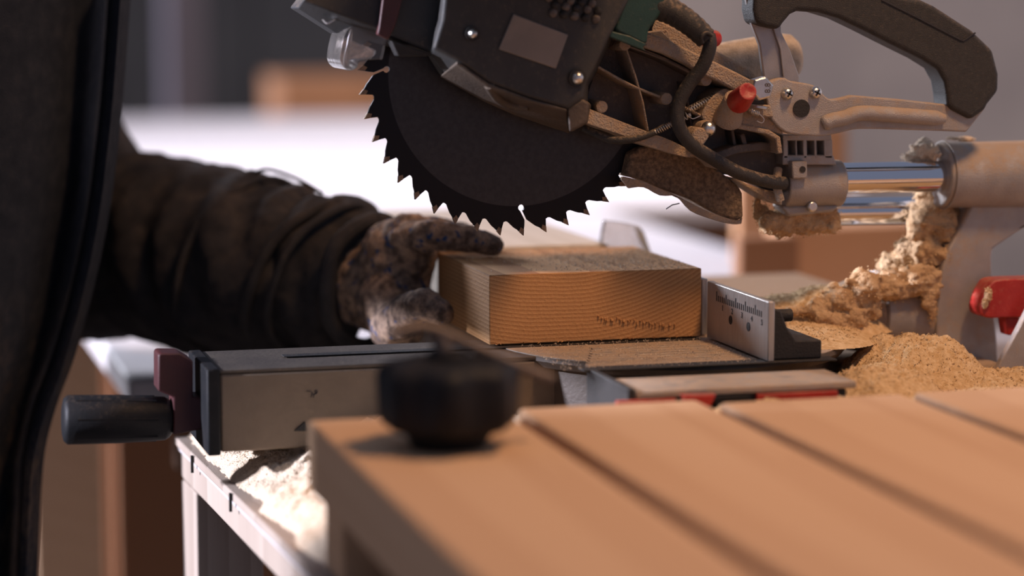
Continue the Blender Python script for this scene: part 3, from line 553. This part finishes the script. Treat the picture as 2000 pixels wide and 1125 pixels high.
# fence: near half with ruler face, its bracket, and the far half
FX = 0.1365
fe = MB().box(FX, FX+0.0045, -0.1130, 0.0012, 0.0014, 0.0405).build('fence_plate', 'ruler_steel', saw, 0.0006)
tk = MB()
for k in range(24):
    y = -0.018-0.0036*k; h = 0.0065 if k % 5 == 0 else 0.004; tk.box(FX-0.0003, FX+0.0001, y-0.0004, y+0.0004, 0.029, 0.029+h)
tk.build('ruler_tick', 'ink', fe)
for k in range(5): text(str((k+1)*1)+'0' if False else str(k+1), (FX-0.0003, -0.030-0.018*k, 0.0255), 0.0055, 'ink', 'ruler_number', fe, (PI/2, 0, -PI/2), 0.0001)
for y in (-0.045, -0.078):
    MB().cyl((FX-0.0003, y, 0.0195), (FX+0.0002, y, 0.0195), 0.0030).build('fence_hole', 'black_iron', fe)
FB = [(0.1412, 0.0014), (0.1412, 0.0355), (0.147, 0.034), (0.152, 0.022), (0.158, 0.014), (0.176, 0.0135), (0.176, 0.0014)]
MB().loft([[Vector((x, -0.1085, z)) for x, z in FB], [Vector((x, -0.006, z)) for x, z in FB]]).build('fence_bracket', 'black_iron', saw, 0.0012)
MB().cyl((0.158, -0.070, 0.0250), (0.170, -0.070, 0.0250), 0.0042).build('bracket_knob', 'black_iron', saw, 0.0006)
MB().box(0.012, 0.185, -0.1135, -0.1000, -0.0000, 0.0013).build('fence_rail', 'black_iron', saw, 0.0006)
ff = MB().box(FX, FX+0.0045, 0.012, 0.300, 0.0014, 0.0405).build('fence_plate', 'ruler_steel', saw, 0.0006)
MB().prism(cr([(1176, 470), (1182, 436), (1190, 432), (1246, 442), (1256, 456), (1268, 488), (1268, 500), (1180, 492)], 3, True), 0.200, 0.206).build('fence_slide', 'clear_guard', ff, 0.001)
MB().prism([(1240, 442), (1258, 452), (1272, 492), (1264, 494), (1250, 470)], 0.196, 0.1995).build('slide_edge', 'zinc_steel', ff, 0.0006)

# ------------------------------------------------------------------ the timber being cut and other timber
o = MB().box(-0.0185, 0.1330, 0.0030, 0.150, 0.0016, 0.0492).build('timber_block', 'block_pine', None, 0.0008, 2)
tag(o, 'short thick pine block under the blade, rough curved end grain facing the front', 'wood block')
sp = MB()
random.seed(5)
for k in range(26):
    x = 0.058+0.0022*k+random.uniform(-.001, .001); z = 0.0185-0.00025*k+random.uniform(-.0008, .0008)
    if 4 < k: z -= (k-4)*0.00008
    sp.cyl((x, 0.0036, z), (x+random.uniform(-.001, .001), 0.0014, z+random.uniform(-.0022, -.0004)), random.uniform(.0005, .0011), 0.0003, 6)
for k in range(30):
    x = random.uniform(-0.016, 0.131); sp.cyl((x, 0.004, 0.0022), (x+random.uniform(-.003, .003), 0.0005, 0.0020+random.uniform(-.0005, .0015)), 0.0004, 0.0002, 5)
sp.build('torn_splinters', 'block_pine', o, smooth=False)
o = MB().box(0.000, 0.128, 0.200, 0.52, 0.0016, 0.0460).build('timber_offcut', 'pale_pine', None, 0.001, 2)
tag(o, 'pale sunlit plank lying just behind the cut block and fingertips', 'wood plank')
# supports for it: the turntable and base carry it; far sunlit table beyond
for lab, x0_, x1_, y0_, y1_ in (('white painted table glaring in sunlight close behind the saw', -0.215, 0.62, 0.42, 1.76), ('wide white table glaring in sunlight, farther of the two beyond the saw', -0.85, 1.05, 1.80, 4.35)):
    ft = thing('outfeed_table', lab, 'table', (0.3, (y0_+y1_)/2, FLOOR))
    MB().box(x0_, x1_, y0_, y1_, -0.105, BZ).build('tabletop', 'white_paint', ft, 0.003)
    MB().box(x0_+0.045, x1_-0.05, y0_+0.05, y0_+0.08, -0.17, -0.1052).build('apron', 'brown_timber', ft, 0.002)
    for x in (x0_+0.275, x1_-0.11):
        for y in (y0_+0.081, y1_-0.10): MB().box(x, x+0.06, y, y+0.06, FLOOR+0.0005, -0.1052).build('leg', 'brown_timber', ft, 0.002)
# timber behind the saw, on the white table
def timber(nm, a, b_, m_, lab, cat='wood beam'):
    return tag(MB().box(a[0], b_[0], a[1], b_[1], a[2], b_[2]).build(nm, m_, None, 0.002, 2), lab, cat)
p0 = at(1446, 466, 0.60); p1 = at(1566, 466, 0.60); p2 = at(1860, 440, 0.66)
timber('timber_beam', (p0.x, 0.60, BZ+0.0005), (p1.x-0.002, 0.622, p0.z), 'brown_timber', 'dark brown squared beam end, out of focus, left of the orange one behind the fence')
timber('timber_beam', (p1.x+0.001, 0.64, BZ+0.0005), (p2.x, 0.70, p0.z+0.004), 'orange_timber', 'wide orange brown beam, out of focus, under the chrome rails')
q0 = at(1450, 250, 1.05); q1 = at(1662, 250, 1.05)
o = MB().box(q0.x, q1.x, 1.06, 1.078, BZ+0.0005, q0.z).build('upright_board', 'orange_timber', None, 0.002)
tag(o, 'orange brown board standing upright behind the arm and bearing', 'wood board')
# store of timber at the lower left background
q0 = at(60, 900, 1.3); q1 = at(205, 900, 1.3)
o = MB().box(q0.x, q1.x, 1.30, 1.315, FLOOR+0.0005, at(100, 560, 1.3).z).build('standing_plank', 'board_pine', None, 0.002)
tag(o, 'tan vertical plank standing blurred between the coat and the mitre handle', 'wood plank')
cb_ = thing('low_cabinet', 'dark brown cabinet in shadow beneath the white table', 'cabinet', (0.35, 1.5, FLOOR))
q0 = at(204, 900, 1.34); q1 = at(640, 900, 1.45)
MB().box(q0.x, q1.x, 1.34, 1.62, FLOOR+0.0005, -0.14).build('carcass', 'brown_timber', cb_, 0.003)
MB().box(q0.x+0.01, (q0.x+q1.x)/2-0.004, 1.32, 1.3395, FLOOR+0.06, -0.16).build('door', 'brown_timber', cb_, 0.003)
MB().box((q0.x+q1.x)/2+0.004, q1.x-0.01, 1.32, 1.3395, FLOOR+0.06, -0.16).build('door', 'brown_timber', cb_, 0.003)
# background shelf-like boards and pillar
o = MB().box(0.62, 1.9, 4.45, 4.70, -0.30, 0.015).build('stacked_boards', 'brown_timber', None, 0.004); tag(o, 'brown low stack of boards blurred beyond the far end of the white table', 'wood stack')
o = MB().box(at(326,0,5.6).x, at(400,0,5.6).x, 5.6, 5.75, FLOOR+0.0005, 2.1).build('post', 'post_paint', None, 0.004); tag(o, 'mauve grey upright post blurred against the dark far wall', 'post')

# ------------------------------------------------------------------ sawdust
def fbm(x, y, z=0, o_=5): return noise.fractal(Vector((x, y, z)), 0.9, 2.1, o_)
def flake(mb, p, rnd, s0, s1):
    a = Vector([rnd.gauss(0, 1) for _ in range(3)]).normalized(); b_ = a.orthogonal().normalized(); s_ = rnd.uniform(s0, s1)
    mb.add([p+a*s_, p-a*s_*0.5+b_*s_*0.4, p-a*s_*0.5-b_*s_*0.4, p+a.cross(b_)*s_*0.4], [(0, 1, 2), (0, 1, 3), (1, 2, 3), (0, 2, 3)])
def mound(name, x0, x1, y0, y1, step, hf, m_, label, base, nch=0):
    nx, ny = int((x1-x0)/step), int((y1-y0)/step); vs = []; fs = []
    for j in range(ny+1):
        for i in range(nx+1):
            x, y = x0+i*step, y0+j*step; h = hf(x, y)
            vs.append((x, y, base+h))
    for j in range(ny):
        for i in range(nx):
            q = (j*(nx+1)+i, j*(nx+1)+i+1, (j+1)*(nx+1)+i+1, (j+1)*(nx+1)+i)
            if max(vs[k][2] for k in q) > base+0.0002: fs.append(q)
    mb = MB(); mb.v = vs; mb.f = fs; rnd = random.Random(nch)
    for _ in range(nch):
        x, y = rnd.uniform(x0, x1), rnd.uniform(y0, y1); h = hf(x, y)
        if h > 0.004: flake(mb, Vector((x, y, base+h+0.0003)), rnd, 0.0005, 0.0015)
    o = mb.build(name, m_, None, 0, smooth=True, ang=180)
    return tag(o, label, 'sawdust', kind='stuff')
def bell(x, y, cx, cy, sx, sy, h, pw=1.0): 
    d = ((x-cx)/sx)**2+((y-cy)/sy)**2; return h*max(0, 1-d)**pw
def grit(x, y, a=0.0012): return a*fbm(x*90, y*90)+a*0.8*fbm(x*320, y*320, 3, 3)
def h1(x, y):
    h = max(bell(x, y, 0.265, -0.060, 0.085, 0.100, 0.086, .8), bell(x, y, 0.205, -0.135, 0.075, 0.075, 0.078, .7), bell(x, y, 0.31, -0.10, 0.10, 0.12, 0.066, .8), bell(x, y, 0.255, -0.17, 0.13, 0.085, 0.066, .7), bell(x, y, 0.40, -0.12, 0.10, 0.12, 0.045), bell(x, y, 0.12, -0.205, 0.28, 0.050, 0.072, .5)*0.98)
    return max(0, h+(grit(x, y, 0.0024)+0.005*fbm(x*34, y*34))*min(1, h*40)) if h > 0 else 0
mound('sawdust_pile', 0.02, 0.50, -0.262, 0.03, 0.0016, h1, 'sawdust', 'big golden sawdust heap between the saw base and the foreground boards', BZ, 14000)
def h2(x, y):
    h = max(bell(x, y, 0.205, -0.005, 0.050, 0.065, 0.010), bell(x, y, 0.21, 0.035, 0.075, 0.035, 0.024), bell(x, y, 0.235, 0.03, 0.05, 0.05, 0.03))
    return max(0, h+grit(x, y, 0.0014)*min(1, h*80)) if h > 0 else 0
mound('sawdust_pile', 0.14, 0.31, -0.09, 0.10, 0.0014, h2, 'sawdust', 'loose golden sawdust lying on the right side of the round saw table', 0.0004, 4000)
def h3(x, y):
    ex = -0.2030+(0.1616-y)*0.0503+0.005*fbm(y*22, 3.1)                # the drift thins out just short of the bench edge
    e = max(0, min(1, (x-ex)/0.05))
    h = 0.030*e**0.7+max(bell(x, y, -0.06, -0.02, 0.09, 0.20, 0.022), bell(x, y, -0.03, -0.16, 0.12, 0.08, 0.030))
    r = 0.011*abs(fbm(x*26+y*16, y*34-x*12, 2, 3))
    return max(0, h-r*min(1, h*50)+grit(x, y, 0.0020)*min(1, h*50)) if h > 0 else 0
o = mound('sawdust_pile', -0.208, 0.016, -0.262, 0.16, 0.0016, h3, 'pale_sawdust', 'ridged sawdust drift on the bench beneath the mitre arm', BZ, 5000)

def clump(name, blobs, m_, label, vox=0.0013, rough_=0.004):
    mb = MB()
    rnd = random.Random(len(label))
    for p, r, sq in blobs:
        mb.ball(p, r*0.84, 18, 12, sq)
        for _ in range(44):
            d = Vector([rnd.gauss(0, 1) for _ in range(3)]).normalized(); k = rnd.uniform(0.07, 0.20)
            mb.ball(Vector(p)+Vector((d.x*sq[0], d.y*sq[1], d.z*sq[2]))*r*rnd.uniform(0.72, 0.98), r*k*1.1, 8, 6, (rnd.uniform(.6, 2.0), 1, rnd.uniform(.6, 1.3)))
    o = mb.build(name, m_, None, org=blobs[0][0]); fuse(o, vox, 1); disp(o, 0.012, rough_*1.3, 4); disp(o, 0.0028, rough_*0.6, 2)
    fl = MB()
    for p, r, sq in blobs:
        for _ in range(int(90+r*9000)):
            d = Vector([rnd.gauss(0, 1) for _ in range(3)]).normalized()
            flake(fl, Vector(p)+Vector((d.x*sq[0], d.y*sq[1], d.z*sq[2]))*r*rnd.uniform(0.88, 1.14), rnd, 0.0004, 0.0013)
    fl.build('loose_flakes', 'pale_sawdust' if m_ == 'pale_sawdust' else 'sawdust', o, smooth=False)['kind'] = 'stuff'
    return tag(o, label, 'sawdust', kind='stuff')
def blobs(L_): return [(at(x, y, Y), pxm(r, Y), sq) for x, y, Y, r, sq in L_]
clump('sawdust_clump', blobs([(1800, 440, 0.012, 40, (1.0, .9, 1)), (1830, 420, 0.010, 38, (1.3, .8, 1)), (1850, 450, 0.004, 30, (1.1, .8, 1)), (1775, 490, 0.02, 34, (1, .9, 1)), (1815, 495, 0.008, 40, (.9, .8, 1)), (1745, 515, 0.024, 30, (1.3, .9, .8)), (1812, 385, 0.015, 28, (1, 1, 1)), (1850, 505, -0.002, 22, (.7, .6, 1.2)), (1805, 540, 0.01, 34, (1, .9, 1))]), 'caked_sawdust', 'ragged sawdust clump hanging under the rail housing against the grey column')
clump('sawdust_clump', blobs([(1520, 608, 0.004, 8, (3, 1, .8)), (1560, 608, 0.0, 16, (2, 1, .8)), (1600, 604, -0.002, 28, (1.5, .8, .9)), (1645, 586, -0.004, 36, (1.3, .8, .95)), (1690, 562, -0.006, 40, (1.1, .7, 1)), (1738, 560, -0.002, 40, (1.1, .8, .9)), (1785, 548, -0.002, 40, (1, .8, .9)), (1816, 560, -0.008, 34, (.7, .4, 1.4)), (1625, 632, -0.008, 32, (1.5, .8, .9)), (1672, 630, -0.010, 30, (1, .6, 1)), (1700, 604, -0.006, 24, (.9, .6, 1)), (1822, 610, -0.009, 16, (.6, .4, 2))]), 'caked_sawdust', 'sawdust caked along the sloping neck behind the fence', rough_=0.004)
clump('sawdust_clump', blobs([(1800, 300, 0.004, 26, (1, 1, .9)), (1780, 308, 0.006, 20, (1.1, 1, .6)), (1806, 284, 0.008, 18, (1, 1, .8)), (1822, 300, -0.004, 22, (.6, 1, 1))]), 'pale_sawdust', 'pale fluffy sawdust tuft on top of the chrome rail beside the housing')
clump('sawdust_clump', blobs([(1885, 272, 0.01, 10, (2.2, 1, .6)), (1860, 270, 0.012, 6, (2, 1, .6))]), 'pale_sawdust', 'small pale sawdust heap on the upper edge of the rail housing', rough_=0.002)
clump('sawdust_clump', blobs([(1505+16*k, 436-0.35*abs(k-3)**1.6, 0.002+0.002*(k % 2), 24+(3 if k % 3 else 0), (1.2, .8, 1.05)) for k in range(8)]+[(1492, 425, 0.006, 18, (.8, .6, 1.7)), (1478, 405, 0.008, 13, (.8, .5, 2.1)), (1560, 415, 0.0, 26, (1.6, .7, 1)), (1616, 412, 0.0, 22, (1, .8, 1.1))]), 'caked_sawdust', 'sawdust mass hanging under the slide bearing', rough_=0.002)
clump('sawdust_clump', blobs([(1930, 575, -0.036, 12, (.7, .5, 1.4)), (1924, 592, -0.036, 9, (.7, .5, 1.2))]), 'caked_sawdust', 'dust crust on the left end of the red lever', rough_=0.0015)
# chips scattered over heaps and metal
random.seed(11)
def chips(name, fn, n, m_, label, s0=0.0005, s1=0.0014):
    mb = MB()
    for _ in range(n):
        p = fn()
        if p is None: continue
        a = Vector([random.gauss(0, 1) for _ in range(3)]).normalized(); b_ = a.orthogonal().normalized(); s_ = random.uniform(s0, s1)
        mb.add([p+a*s_, p-a*s_*0.5+b_*s_*0.4, p-a*s_*0.5-b_*s_*0.4, p+a.cross(b_)*s_*0.4], [(0, 1, 2), (0, 1, 3), (1, 2, 3), (0, 2, 3)])
    return tag(mb.build(name, m_, None, smooth=False), label, 'sawdust', kind='stuff')
def f2():
    x, y = random.gauss(0.075, 0.045), random.gauss(0.065, 0.045)
    return Vector((x, y, 0.0496)) if -0.016 < x < 0.131 and 0.005 < y < 0.148 and random.random() < 0.12+0.9*max(0, (x-0.03)/0.1) else None
chips('sawdust_chips', f2, 5000, 'pale_sawdust', 'pale flakes of sawdust sprinkled on top of the cut block', 0.0004, 0.0013)
def f3():
    x, y = random.uniform(0.0, 0.134), random.uniform(-0.11, 0.0)
    return Vector((x, y, 0.0015)) if random.random() < 0.35 else None
chips('sawdust_chips', f3, 3500, 'pale_sawdust', 'sawdust flakes lying on the ridged plate in front of the cut block', 0.0004, 0.0011)
# ------------------------------------------------------------------ the worker
person = thing('person', 'person in dark dusty work jacket, gloved left hand steadying the wood block', 'person', (-0.46, 0.42, FLOOR))
hips = Vector((-0.50, 0.42, 0.02)); chest = Vector((-0.48, 0.42, 0.34)); neck = Vector((-0.46, 0.42, 0.56)); head = Vector((-0.40, 0.40, 0.70))
shL = Vector((-0.46, 0.60, 0.46)); elL = at(255, 462, 0.44); wrL = at(700, 545, 0.225)
shR = Vector((-0.46, 0.24, 0.46)); elR = Vector((-0.57, 0.17, 0.225)); wrR = Vector((-0.480, -0.085, 0.192))
def hand_chains(k=1.0):
    """palm then five fingers; k scales the thickness (glove thicker than the hand)"""
    P = at(768, 540, 0.185)
    ch = [([wrL, at(740, 545, 0.205), P, at(800, 500, 0.16)], [0.027, 0.031, 0.030, 0.021])]
    ch.append(([at(775, 500, 0.170), at(800, 470, 0.155)], [0.028, 0.021]))
    ch.append(([at(770, 590, 0.160), at(775, 640, 0.140)], [0.028, 0.020]))
    ch.append(([at(790, 468, 0.150), at(850, 458, 0.120), at(915, 466, 0.110), at(962, 478, 0.108)], [0.0145, 0.0110, 0.0098, 0.0082]))     # index, along the top of the block
    ch.append(([at(785, 465, 0.175), at(850, 452, 0.165), at(905, 462, 0.160), at(935, 474, 0.157)], [0.0145, 0.0115, 0.0100, 0.0085]))     # middle
    ch.append(([at(778, 475, 0.200), at(835, 458, 0.200), at(885, 466, 0.198), at(908, 476, 0.196)], [0.0140, 0.0110, 0.0095, 0.0080]))
    ch.append(([at(770, 490, 0.225), at(815, 475, 0.228), at(855, 484, 0.228), at(872, 494, 0.228)], [0.0130, 0.0100, 0.0085, 0.0072]))
    ch.append(([at(765, 640, 0.140), at(795, 612, 0.105), at(828, 594, 0.085), at(862, 612, 0.074)], [0.0170, 0.0145, 0.0120, 0.0096]))     # thumb against the side of the block
    return [(p, [r*k for r in rr]) for p, rr in ch]
bd = MB()
bd.caps([hips, Vector((-0.50, 0.42, 0.16)), chest, Vector((-0.47, 0.42, 0.46))], [0.125, 0.115, 0.13, 0.09])
bd.caps([shL, chest, shR], [0.06, 0.10, 0.06]); bd.caps([Vector((-0.47, 0.42, 0.48)), neck, Vector((-0.44, 0.41, 0.62))], [0.06, 0.052, 0.055])
bd.ball(head, 0.085, 20, 14, (1.1, 0.88, 1.32)); bd.ball(head+Vector((0.085, 0, -0.01)), 0.017, 10, 8, (1.1, .7, 1.4)); bd.ball(head+Vector((0.05, 0, -0.085)), 0.035, 12, 8)
for s_ in (-1, 1): bd.ball(head+Vector((-0.005, s_*0.080, -0.005)), 0.022, 10, 8, (.8, .4, 1.4))
bd.caps([shL, at(150, 430, 0.50), at(235, 465, 0.45), at(440, 510, 0.35), wrL], [0.052, 0.044, 0.042, 0.038, 0.026])
hx = Vector((0.43, -0.80, -0.30)).normalized(); hy = Vector((0.88, 0.46, 0.0)); hz = hx.cross(hy)
def HP(a, b_, c): return wrR+hx*a+hy*b_+hz*c
bd.caps([shR, elR, wrR], [0.052, 0.042, 0.027]); bd.caps([wrR, HP(0.05, -0.012, 0), HP(0.085, -0.02, 0)], [0.027, 0.024, 0.014]); bd.caps([wrR, HP(0.05, 0.014, 0), HP(0.085, 0.02, 0)], [0.027, 0.024, 0.014])
for k in range(4): bd.caps([HP(0.075, -0.030+0.020*k, 0), HP(0.115-0.004*abs(k-2), -0.034+0.0215*k, 0.006), HP(0.128-0.004*abs(k-2), -0.034+0.0215*k, 0.028), HP(0.120, -0.034+0.0215*k, 0.046)], [0.0115, 0.0098, 0.0088, 0.0075])
bd.caps([HP(0.025, 0.026, 0.004), HP(0.055, 0.050, 0.016), HP(0.083, 0.050, 0.030)], [0.014, 0.0115, 0.009])
for s_ in (-1, 1):
    bd.caps([hips+Vector((0, s_*0.09, -0.04)), Vector((-0.49, 0.42+s_*0.11, -0.42)), Vector((-0.52, 0.42+s_*0.12, -0.83))], [0.095, 0.062, 0.045])
    bd.caps([Vector((-0.53, 0.42+s_*0.12, -0.86)), Vector((-0.38, 0.42+s_*0.13, -0.885))], [0.045, 0.032])
for p, rr in hand_chains(0.80): bd.caps(p, rr, 12)
body = fuse(bd.build('body', 'skin', person), 0.006, 3)
hm = MB().ball(head+Vector((-0.018, 0, 0.028)), 0.09, 20, 14, (1.12, 0.95, 1.15)).build('hair', 'hair', person); fuse(hm, 0.008)
for s_ in (-1, 1): MB().ball(head+Vector((0.080, s_*0.032, 0.015)), 0.011, 12, 8).build('eye', 'white_paint', person)
MB().ball(head+Vector((0.088, 0, -0.052)), 0.016, 12, 8, (.5, 1.4, .4)).build('mouth', 'dark_red', person)
tr = MB()
for s_ in (-1, 1): tr.caps([hips+Vector((0, s_*0.085, 0.0)), Vector((-0.49, 0.42+s_*0.11, -0.42)), Vector((-0.52, 0.42+s_*0.12, -0.80))], [0.125, 0.085, 0.072])
fuse(tr.build('trousers', 'trousers', person), 0.008)
for s_ in (-1, 1): fuse(MB().caps([Vector((-0.53, 0.42+s_*0.12, -0.86)), Vector((-0.38, 0.42+s_*0.13, -0.878))], [0.054, 0.038]).build('boot', 'boot', person), 0.006)

# jacket torso: closed loft whose front edge follows the hang of the cloth
edge_px = [(258, -160), (250, -60), (245, 0), (238, 100), (230, 200), (219, 300), (206, 400), (187, 500), (163, 600), (133, 700), (103, 780), (82, 860), (74, 940), (70, 1020), (66, 1125), (66, 1300), (74, 1500)]
rings = []
for px_, py_ in edge_px[::-1]:
    e = at(px_, py_, 0.27); cx_ = e.x-0.158; ring = []
    for i in range(64):
        a = 2*PI*i/64; c_, s_ = math.cos(a), math.sin(a)
        rx = 0.158 if c_ > 0 else 0.19; ry = 0.215
        w_ = 1+0.020*math.sin(5*a+e.z*6)+0.012*math.sin(11*a-e.z*9)
        x = cx_+math.copysign(abs(c_)**0.85, c_)*rx*(w_ if c_ < 0.5 else 1); y = 0.385+math.copysign(abs(s_)**0.85, s_)*ry*w_
        ring.append(Vector((x, y, e.z)))
    rings.append(ring)
top = rings[-1]
for s_, dz in ((0.96, 0.09), (0.82, 0.17), (0.55, 0.215), (0.36, 0.235)):
    cc = Vector((sum(p.x for p in top)/64, sum(p.y for p in top)/64, 0))
    rings.append([Vector((cc.x+(p.x-cc.x)*s_, cc.y+(p.y-cc.y)*s_, top[0].z+dz*0.9)) for p in top])
jk = MB().loft(rings).build('jacket', 'jacket_cloth', person, ang=180, sub=1); disp(jk, 0.10, 0.010, 2)
# front placket: a raised stitched strip down the front edge
pk = []
for px_, py_ in edge_px[1:-1]:
    e = at(px_-3, py_, 0.262); pk.append(e)
pl = MB()
P = cr(pk, 5)
pl.loft([[p+Vector((-0.014, -0.060, 0)), p+Vector((-0.010, -0.066, 0)), p+Vector((0.0015, -0.030, 0)), p+Vector((0.002, 0.0, 0)), p+Vector((-0.012, 0.0, 0))] for p in P])
pl.build('placket', 'jacket_cloth', jk, ang=60)
# near sleeve, out of view, forearm posed to shade the fence from sun
fuse(disp(MB().caps([shR, elR, wrR+Vector((-0.01, 0.02, 0.003))], [0.075, 0.064, 0.048]).build('near_sleeve', 'dusty_sleeve', jk), 0.03, 0.008), 0.006, 2)
# far sleeve, reaching to the wood
pts = [shL, at(150, 430, 0.50), at(225, 462, 0.455), at(300, 480, 0.42), at(370, 495, 0.385), at(440, 508, 0.35), at(510, 524, 0.31), at(575, 530, 0.28), at(622, 531, 0.262), at(640, 533, 0.256), at(680, 540, 0.248), at(727, 553, 0.243)]
rr = [0.090, 0.078, 0.0740, 0.0750, 0.0765, 0.0750, 0.0700, 0.0635, 0.0580, 0.0605, 0.0595, 0.0520]
P3 = cr(pts, 8); R3 = [v.x for v in cr([Vector((r, 0, 0)) for r in rr], 8)]
fs_ = MB().tube(P3, R3, 64)
nv = []
ax = (P3[-1]-P3[0]).normalized()
for i, v in enumerate(fs_.v):
    k, j = divmod(i, 64); c = P3[k]; d = Vector(v)-c; a = 2*PI*j/64; t = k*0.115
    w_ = 1+0.030*math.sin(2.1*t*3+2*a)+0.022*math.sin(5.2*t+3*a+1)+0.030*noise.noise(Vector((t*1.3, math.cos(a)*1.2, math.sin(a)*1.2)))*1.5
    nv.append(tuple(c+d*w_))
fs_.v = nv
fs_ = fs_.build('far_sleeve', 'dusty_sleeve', jk, ang=180, sub=1); disp(fs_, 0.030, 0.007, 2); disp(fs_, 0.010, 0.0018, 2)
def along(px1, py1, px2, py2, Y, sag, r, nm, m_='dusty_sleeve'):
    a_, b2 = at(px1, py1, Y), at(px2, py2, Y); mid = (a_+b2)/2+Vector(sag)
    return MB().tube(cr([a_, a_.lerp(mid, .6), mid, mid.lerp(b2, .4), b2], 5), r, 10).build(nm, m_, jk)
# cuff roll and creases wrapping the sleeve
def wrap(cx_, cy_, Y, rad, tilt, thick, nm, a0_=-0.35, a1_=1.35, sq=1.0):
    c0 = at(cx_, cy_, Y); ax = (wrL-elL).normalized(); u = Vector((0, 0, 1)); u = (u-ax*u.dot(ax)).normalized(); v = ax.cross(u)
    P = []
    for i in range(40):
        a = PI*(a0_+(a1_-a0_)*i/39); P.append(c0+u*math.cos(a)*rad+v*math.sin(a)*rad*sq+ax*(tilt*math.cos(a)+0.0015*math.sin(5*a)))
    return MB().tube(P, thick, 10).build(nm, 'dusty_sleeve', jk)
for nm, cx_, cy_, Y, rad, tl, th in (('cuff_roll', 724, 552, 0.200, 0.0480, 0.0, 0.0060), ('cuff_seam', 640, 545, 0.24, 0.0590, 0.022, 0.0028), ('cuff_fold', 600, 540, 0.26, 0.0600, 0.026, 0.0045), ('sleeve_fold', 480, 522, 0.325, 0.0725, 0.020, 0.0030)):
    wrap(cx_, cy_, Y, rad, tl, th, nm, 0, 2)
MB().tube(cr([at(494, 340, 0.30), at(522, 331, 0.29), at(575, 347, 0.28), at(630, 378, 0.262)], 6), 0.0014, 8).build('cuff_strap', 'dusty_sleeve', jk)
# knitted glove
gl = MB()
for p, rr in hand_chains(1.0): gl.caps(p, rr, 18)
gl.caps([wrL, at(745, 555, 0.205)], [0.038, 0.038])
go = gl.build('glove', 'glove_knit', person); fuse(go, 0.0022, 4); disp(go, 0.010, 0.0035, 2); disp(go, 0.0026, 0.0012, 2)
